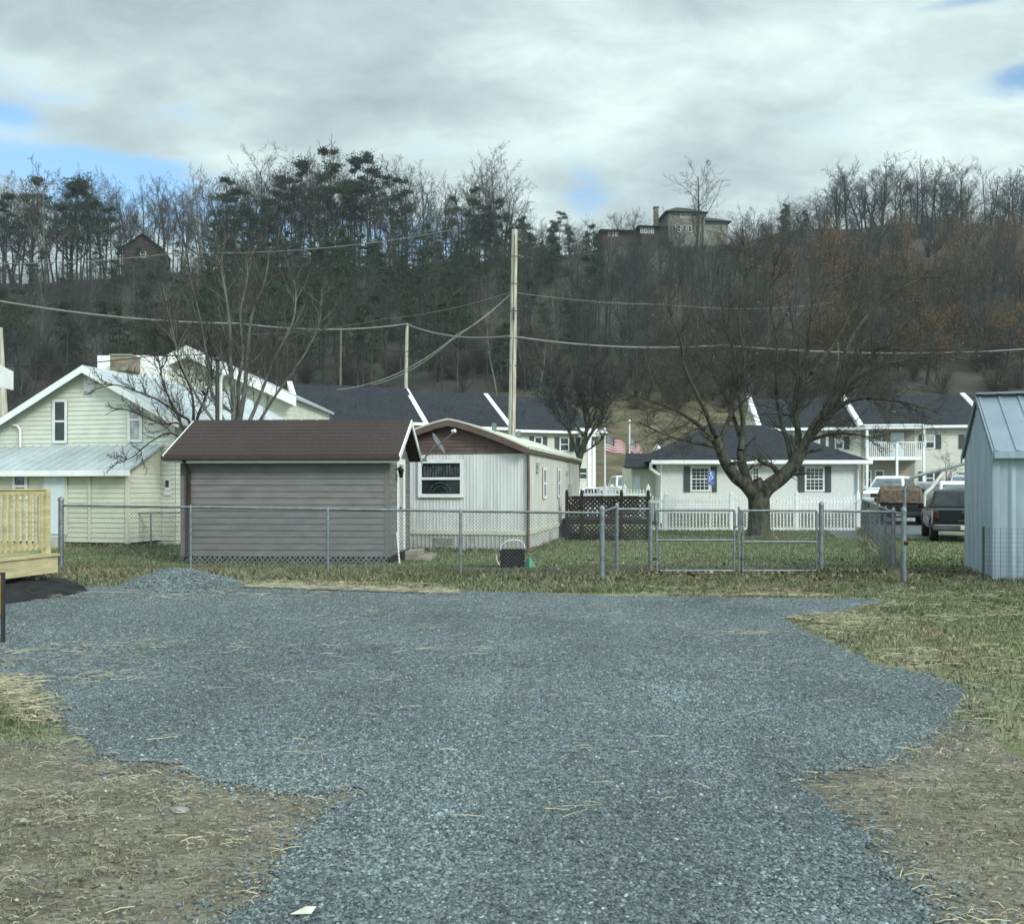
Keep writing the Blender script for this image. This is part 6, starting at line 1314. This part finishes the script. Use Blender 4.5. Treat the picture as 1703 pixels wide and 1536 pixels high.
def gcol(n, dry):
    g = np.array([.21, .325, .135]); d = np.array([.66, .60, .42]); br = np.array([.28, .21, .14]); t = np.clip(dry+rs.normal(0, .22, n), 0, 1)[:, None]
    c = g*(1-t)+d*t; k_ = (rs.rand(n) < .15*dry)[:, None]; c = np.where(k_, br, c); return c*rs.uniform(.6, 1.25, (n, 1))
def outside(x, y): return ~inpoly(x, y, GP)
# far strip in front of the fence: taller mixed dry grass, densest left of the gate
n = 90000; x = rs.uniform(-9, 9, n); y = rs.uniform(12.8, 17, n); dry = .32+.55*(vnoise(x*.9, y*1.6, 21)-.35)+.30*np.exp(-((y-15.6)/.9)**2)*(x < -2); hgt = rs.uniform(.03, .09, n)*(1+1.0*np.exp(-((y-15.2)/.7)**2)*(x < .5))*(.5+vnoise(x*2, y*2, 5))
ks = outside(x, y) & ~((x > 1.5) & (y > 15) & (y < 15.9) & (x < 6.5) & (rs.rand(n) < .6)); blades('grass', x[ks], y[ks], hgt[ks], .8, gcol(ks.sum(), dry[ks]))
# lawn beyond the fence
n = 90000; y = 16+(32-16)*rs.rand(n)**1.3; x = rs.uniform(-11, 13, n); dry = .16+.6*(vnoise(x*.5, y*.9, 33)-.4); ks = ~((x < -2.3) & (x > -6.7) & (y > 17.5) & (y < 20.2)) & ~inpoly(x, y, LOT)
blades('grass', x[ks], y[ks], rs.uniform(.03, .07, n)[ks], .7, gcol(ks.sum(), dry[ks]), .004)
# right hand grass
n = 120000; y = 5.0+(16-5.0)*rs.rand(n)**.8; x = rs.uniform(2.2, 11, n); sr = inpoly(x, y, SOILR); dd = dpoly(x, y, SOILR); patch = vnoise(x*1.3, y*1.3, 44)
dry = .32+.9*(vnoise(x*.8, y*1.2, 41)-.45)+.25*(x < 4.5); ks = outside(x, y) & (~sr | (rs.rand(n) < .10*np.exp(-dd/.6)+.12*(patch > .62))) & (x < .62*y)
blades('grass', x[ks], y[ks], rs.uniform(.02, .06, n)[ks]*(.5+patch[ks]), .9, gcol(ks.sum(), dry[ks]), .003)
# left tuft and thin weeds on the soil
n = 26000; TL = Pp([(-300, 1126), (70, 1128), (125, 1190), (128, 1235), (-300, 1250)]); x = rs.uniform(-4.6, -2.3, n); y = rs.uniform(4.9, 7.6, n); dt = dpoly(x, y, TL); fall = np.clip(dt/.45, 0, 1)*(.35+.9*vnoise(x*4, y*4, 91)); ks = (inpoly(x, y, TL) & (rs.rand(n) < .15+fall)); hh_ = rs.uniform(.02, .06, n)*(.3+fall); blades('grass', x[ks], y[ks], hh_[ks], .9, gcol(ks.sum(), .5+.35*(y[ks]-6.2)), .003)
n = 60000; x, y = ring_pts(n, 2.7, 7, .8); pt = vnoise(x*1.6, y*1.6, 51); ks = outside(x, y) & (rs.rand(n) < np.clip((pt-.42)*1.3, .03, 1)); blades('grass', x[ks], y[ks], rs.uniform(.008, .024, n)[ks], 1.0, gcol(ks.sum(), .7+0*x[ks])*1.05, .0018)
def strands(name, x, y, L, z=.02, w=.0022, mt='straw'):
    n = len(x); th = rs.normal(0, .55, n)+np.where(rs.rand(n) < .3, rs.uniform(-1.5, 1.5, n), 0); dxx, dyy = np.cos(th)*L/2, np.sin(th)*L/2; ww = w*(.6+y*.10); nxx, nyy = -np.sin(th)*ww, np.cos(th)*ww; zz = z+rs.uniform(0, .02, n); z2 = z+rs.uniform(0, .02, n); bx = rs.normal(0, .10, n)*L
    V = []
    p = [(-1, 0), (0, 1), (1, 0)]
    P0 = np.stack([x-dxx, y-dyy, zz], -1); P1 = np.stack([x+nxx/ww*bx, y+nyy/ww*bx, (zz+z2)/2+.006], -1); P2 = np.stack([x+dxx, y+dyy, z2], -1); N_ = np.stack([nxx, nyy, nxx*0], -1)+np.array([0, 0, .001])
    V = np.stack([P0-N_, P0+N_, P1+N_, P1-N_, P1-N_, P1+N_, P2+N_, P2-N_], 1).reshape(-1, 3); c = rs.uniform(.6, 1.35, (n, 1))*np.array([1, 1, 1.])
    o = npmesh(name, V, np.arange(n*8).reshape(-1, 4), [mt], colors=np.repeat(c, 8, 0)); tag(o, kind='stuff'); return o
# straw: patches blown over the gravel, the far edge, the left tuft
cl_ = [(60, 1088, .35, .12, 30), (165, 1078, .3, .08, 34), (400, 1077, .35, .05, 16), (200, 1133, .22, .07, 32), (190, 1104, .35, .12, 18), (30, 1050, .4, .2, 14), (560, 1028, .8, .15, 14), (700, 1047, .3, .05, 10), (780, 1086, .5, .1, 6), (1248, 1055, .22, .06, 26), (1100, 1008, 1.0, .2, 24), (330, 990, 1.5, .18, 200), (450, 1010, 1.3, .5, 26), (880, 1012, 1.8, .5, 26), (1160, 1070, 1, .3, 10), (40, 1105, .3, .1, 16), (500, 1130, .6, .2, 16), (950, 1350, .12, .03, 3), (680, 1087, .5, .12, 20)]
xx = []; yy = []
for a, b, sx3, sy3, n in cl_: g_ = G(a, b); xx.append(rs.normal(g_.x, sx3, n)); yy.append(rs.normal(g_.y, sy3*2, n))
x = np.concatenate(xx); y = np.concatenate(yy); strands('straw', x, y, rs.uniform(.05, .24, len(x)), .024, .0016)
n = 200; x, y = ring_pts(n, 4, 12); ks = inpoly(x, y, GP); strands('straw', x[ks], y[ks], rs.uniform(.05, .2, ks.sum()), .028, .0016)
n = 16000; x = rs.uniform(-9, 3, n); y = rs.uniform(12.2, 14.8, n); ks = inpoly(x, y, STRF); strands('straw', x[ks], y[ks], rs.uniform(.06, .2, ks.sum()), .02)
n = 9000; x = rs.uniform(-5, -2.5, n); y = rs.uniform(4.8, 7.6, n); ks = inpoly(x, y, STRL) & (rs.rand(n) < .15+1.2*np.clip(dpoly(x, y, STRL)/.3, 0, 1)*vnoise(x*3, y*3, 93)); strands('straw', x[ks], y[ks], rs.uniform(.05, .16, ks.sum()), .015)
n = 22000; x = rs.uniform(1.8, 9, n); y = 5+rs.rand(n)*8.5; dgx = dpoly(x, y, GP); pn = vnoise(x*1.1, y*2.2, 61); ks = outside(x, y) & (rs.rand(n) < np.clip((pn-.4)*2.6, 0, 1)*(.35+.65*np.exp(-dgx/.8)*1.0)*np.where(inpoly(x, y, SOILR), .35, 1)); strands('straw', x[ks], y[ks], rs.uniform(.04, .18, ks.sum()), .025)
n = 3200; x, y = ring_pts(n, 2.8, 7); dgx = dpoly(x, y, GP); ks = outside(x, y) & (rs.rand(n) < .15+.85*np.exp(-dgx/.08)); strands('straw', x[ks], y[ks], rs.uniform(.03, .10, ks.sum()), .01, .0014)
# weeds grown up against walls and posts
def weeds(a, b, n, h, sp=.07):
    t = rs.rand(n); x = a[0]+(b[0]-a[0])*t+rs.normal(0, sp, n); y = a[1]+(b[1]-a[1])*t-np.abs(rs.normal(0, sp, n)); k_ = rs.rand(n) < .25+vnoise(t*12+a[0], t*0+3., 5)
    blades('grass', x[k_], y[k_], (h*rs.uniform(.3, 1, n))[k_], .7, gcol(k_.sum(), .55+0*x[k_]), .003)
weeds((-6.5, 17.8), (-2.4, 17.58), 1500, .07); weeds((fa[0], fa[1]), (fb[0], fb[1]), 7000, .17, .10); weeds((-3.3, 21.7), (.3, 21), 1500, .14); weeds((.4, 21), (2.1, 29), 2200, .14)
weeds((7.2, 14.5), (10.5, 13.4), 2600, .13); weeds((7.6, 14.4), (8.4, 16.6), 900, .12); weeds(rn, rc, 900, .18); weeds(rc, far, 5000, .20, .12); weeds(g1, rc, 900, .16); weeds(fb, c1, 700, .16); weeds((-11.8, 23.1), (-8.6, 22.4), 1500, .14)
for q in ((1262, 896),): g_ = G(*q); weeds((g_.x-.6, g_.y-.3), (g_.x+.6, g_.y-.3), 700, .14, .1)
# thatch: short dead stalks matted over the soil
n = 30000; x, y = ring_pts(n, 2.7, 7.5, .8); pn = vnoise(x*1.4, y*2.4, 81); ks = outside(x, y) & (rs.rand(n) < np.clip((pn-.32)*2.2, .08, 1)); o = strands('straw', x[ks], y[ks], rs.uniform(.012, .05, ks.sum()), .002, .0011); o.data.materials.clear(); mat('thatch', (.27, .25, .185), .95, var=.35, scale=4, attr='tint'); o.data.materials.append(MATS['thatch'])
# fallen leaves along the fence line and over the right grass
n = 5200; x = rs.uniform(-7, 9.5, n); y = np.where(rs.rand(n) < .7, rs.normal(15.1, .45, n), rs.uniform(12.9, 19, n)); ks = outside(x, y) & ((x > .2) | (rs.rand(n) < .3)); x, y = x[ks], y[ks]; n = len(x)
a = rs.uniform(0, 6.28, n); s = rs.uniform(.02, .045, n); tl = rs.uniform(-.6, .9, n); c, sn = np.cos(a)*s, np.sin(a)*s
V = np.stack([np.stack([x-c, y-sn, .03+0*x], -1), np.stack([x+sn*.6, y-c*.6, .04-tl*s], -1), np.stack([x+c, y+sn, .05+0*x], -1), np.stack([x-sn*.6, y+c*.6, .05+tl*s], -1)], 1).reshape(-1, 3)
lc = np.where(rs.rand(n, 1) < .25, np.array([[.5, .42, .32]]), np.array([[.20, .125, .075]]))*rs.uniform(.6, 1.3, (n, 1)); o = npmesh('fallen_leaves', V, np.arange(n*4).reshape(-1, 4), ['leaf_litter'], colors=np.repeat(lc, 4, 0)); tag(o, kind='stuff')
# clods and small stones on the bare soil
n = 26000; x, y = ring_pts(n, 2.7, 7.5); ks = outside(x, y); x, y = x[ks], y[ks]; n = len(x)
sv = stones('soil_clods', 0, 0, 0, 1, .004, .016, extra=(x, y, np.full(n, -.005), np.ones(n, bool))); sv.data.materials.clear()
mat('clod', (.17, .155, .125), .95, var=.3, scale=30, attr='tint'); sv.data.materials.append(MATS['clod'])

# ------------------------------------------------------------------ haze
m = bpy.data.materials.new('haze'); m.use_nodes = True; nt = m.node_tree; nt.nodes.clear(); o = nt.nodes.new('ShaderNodeOutputMaterial'); v = nt.nodes.new('ShaderNodeVolumePrincipled')
v.inputs['Color'].default_value = (.82, .92, .97, 1); v.inputs['Density'].default_value = .00024; v.inputs['Anisotropy'].default_value = .1; nt.links.new(v.outputs[0], o.inputs['Volume']); MATS['haze'] = m
b_ = MB(); b_.box(-2400, 2400, -450, 3400, -1.5, 92); hzo = b_.build('haze', 'haze'); tag(hzo, kind='stuff'); hzo.display_type = 'WIRE'
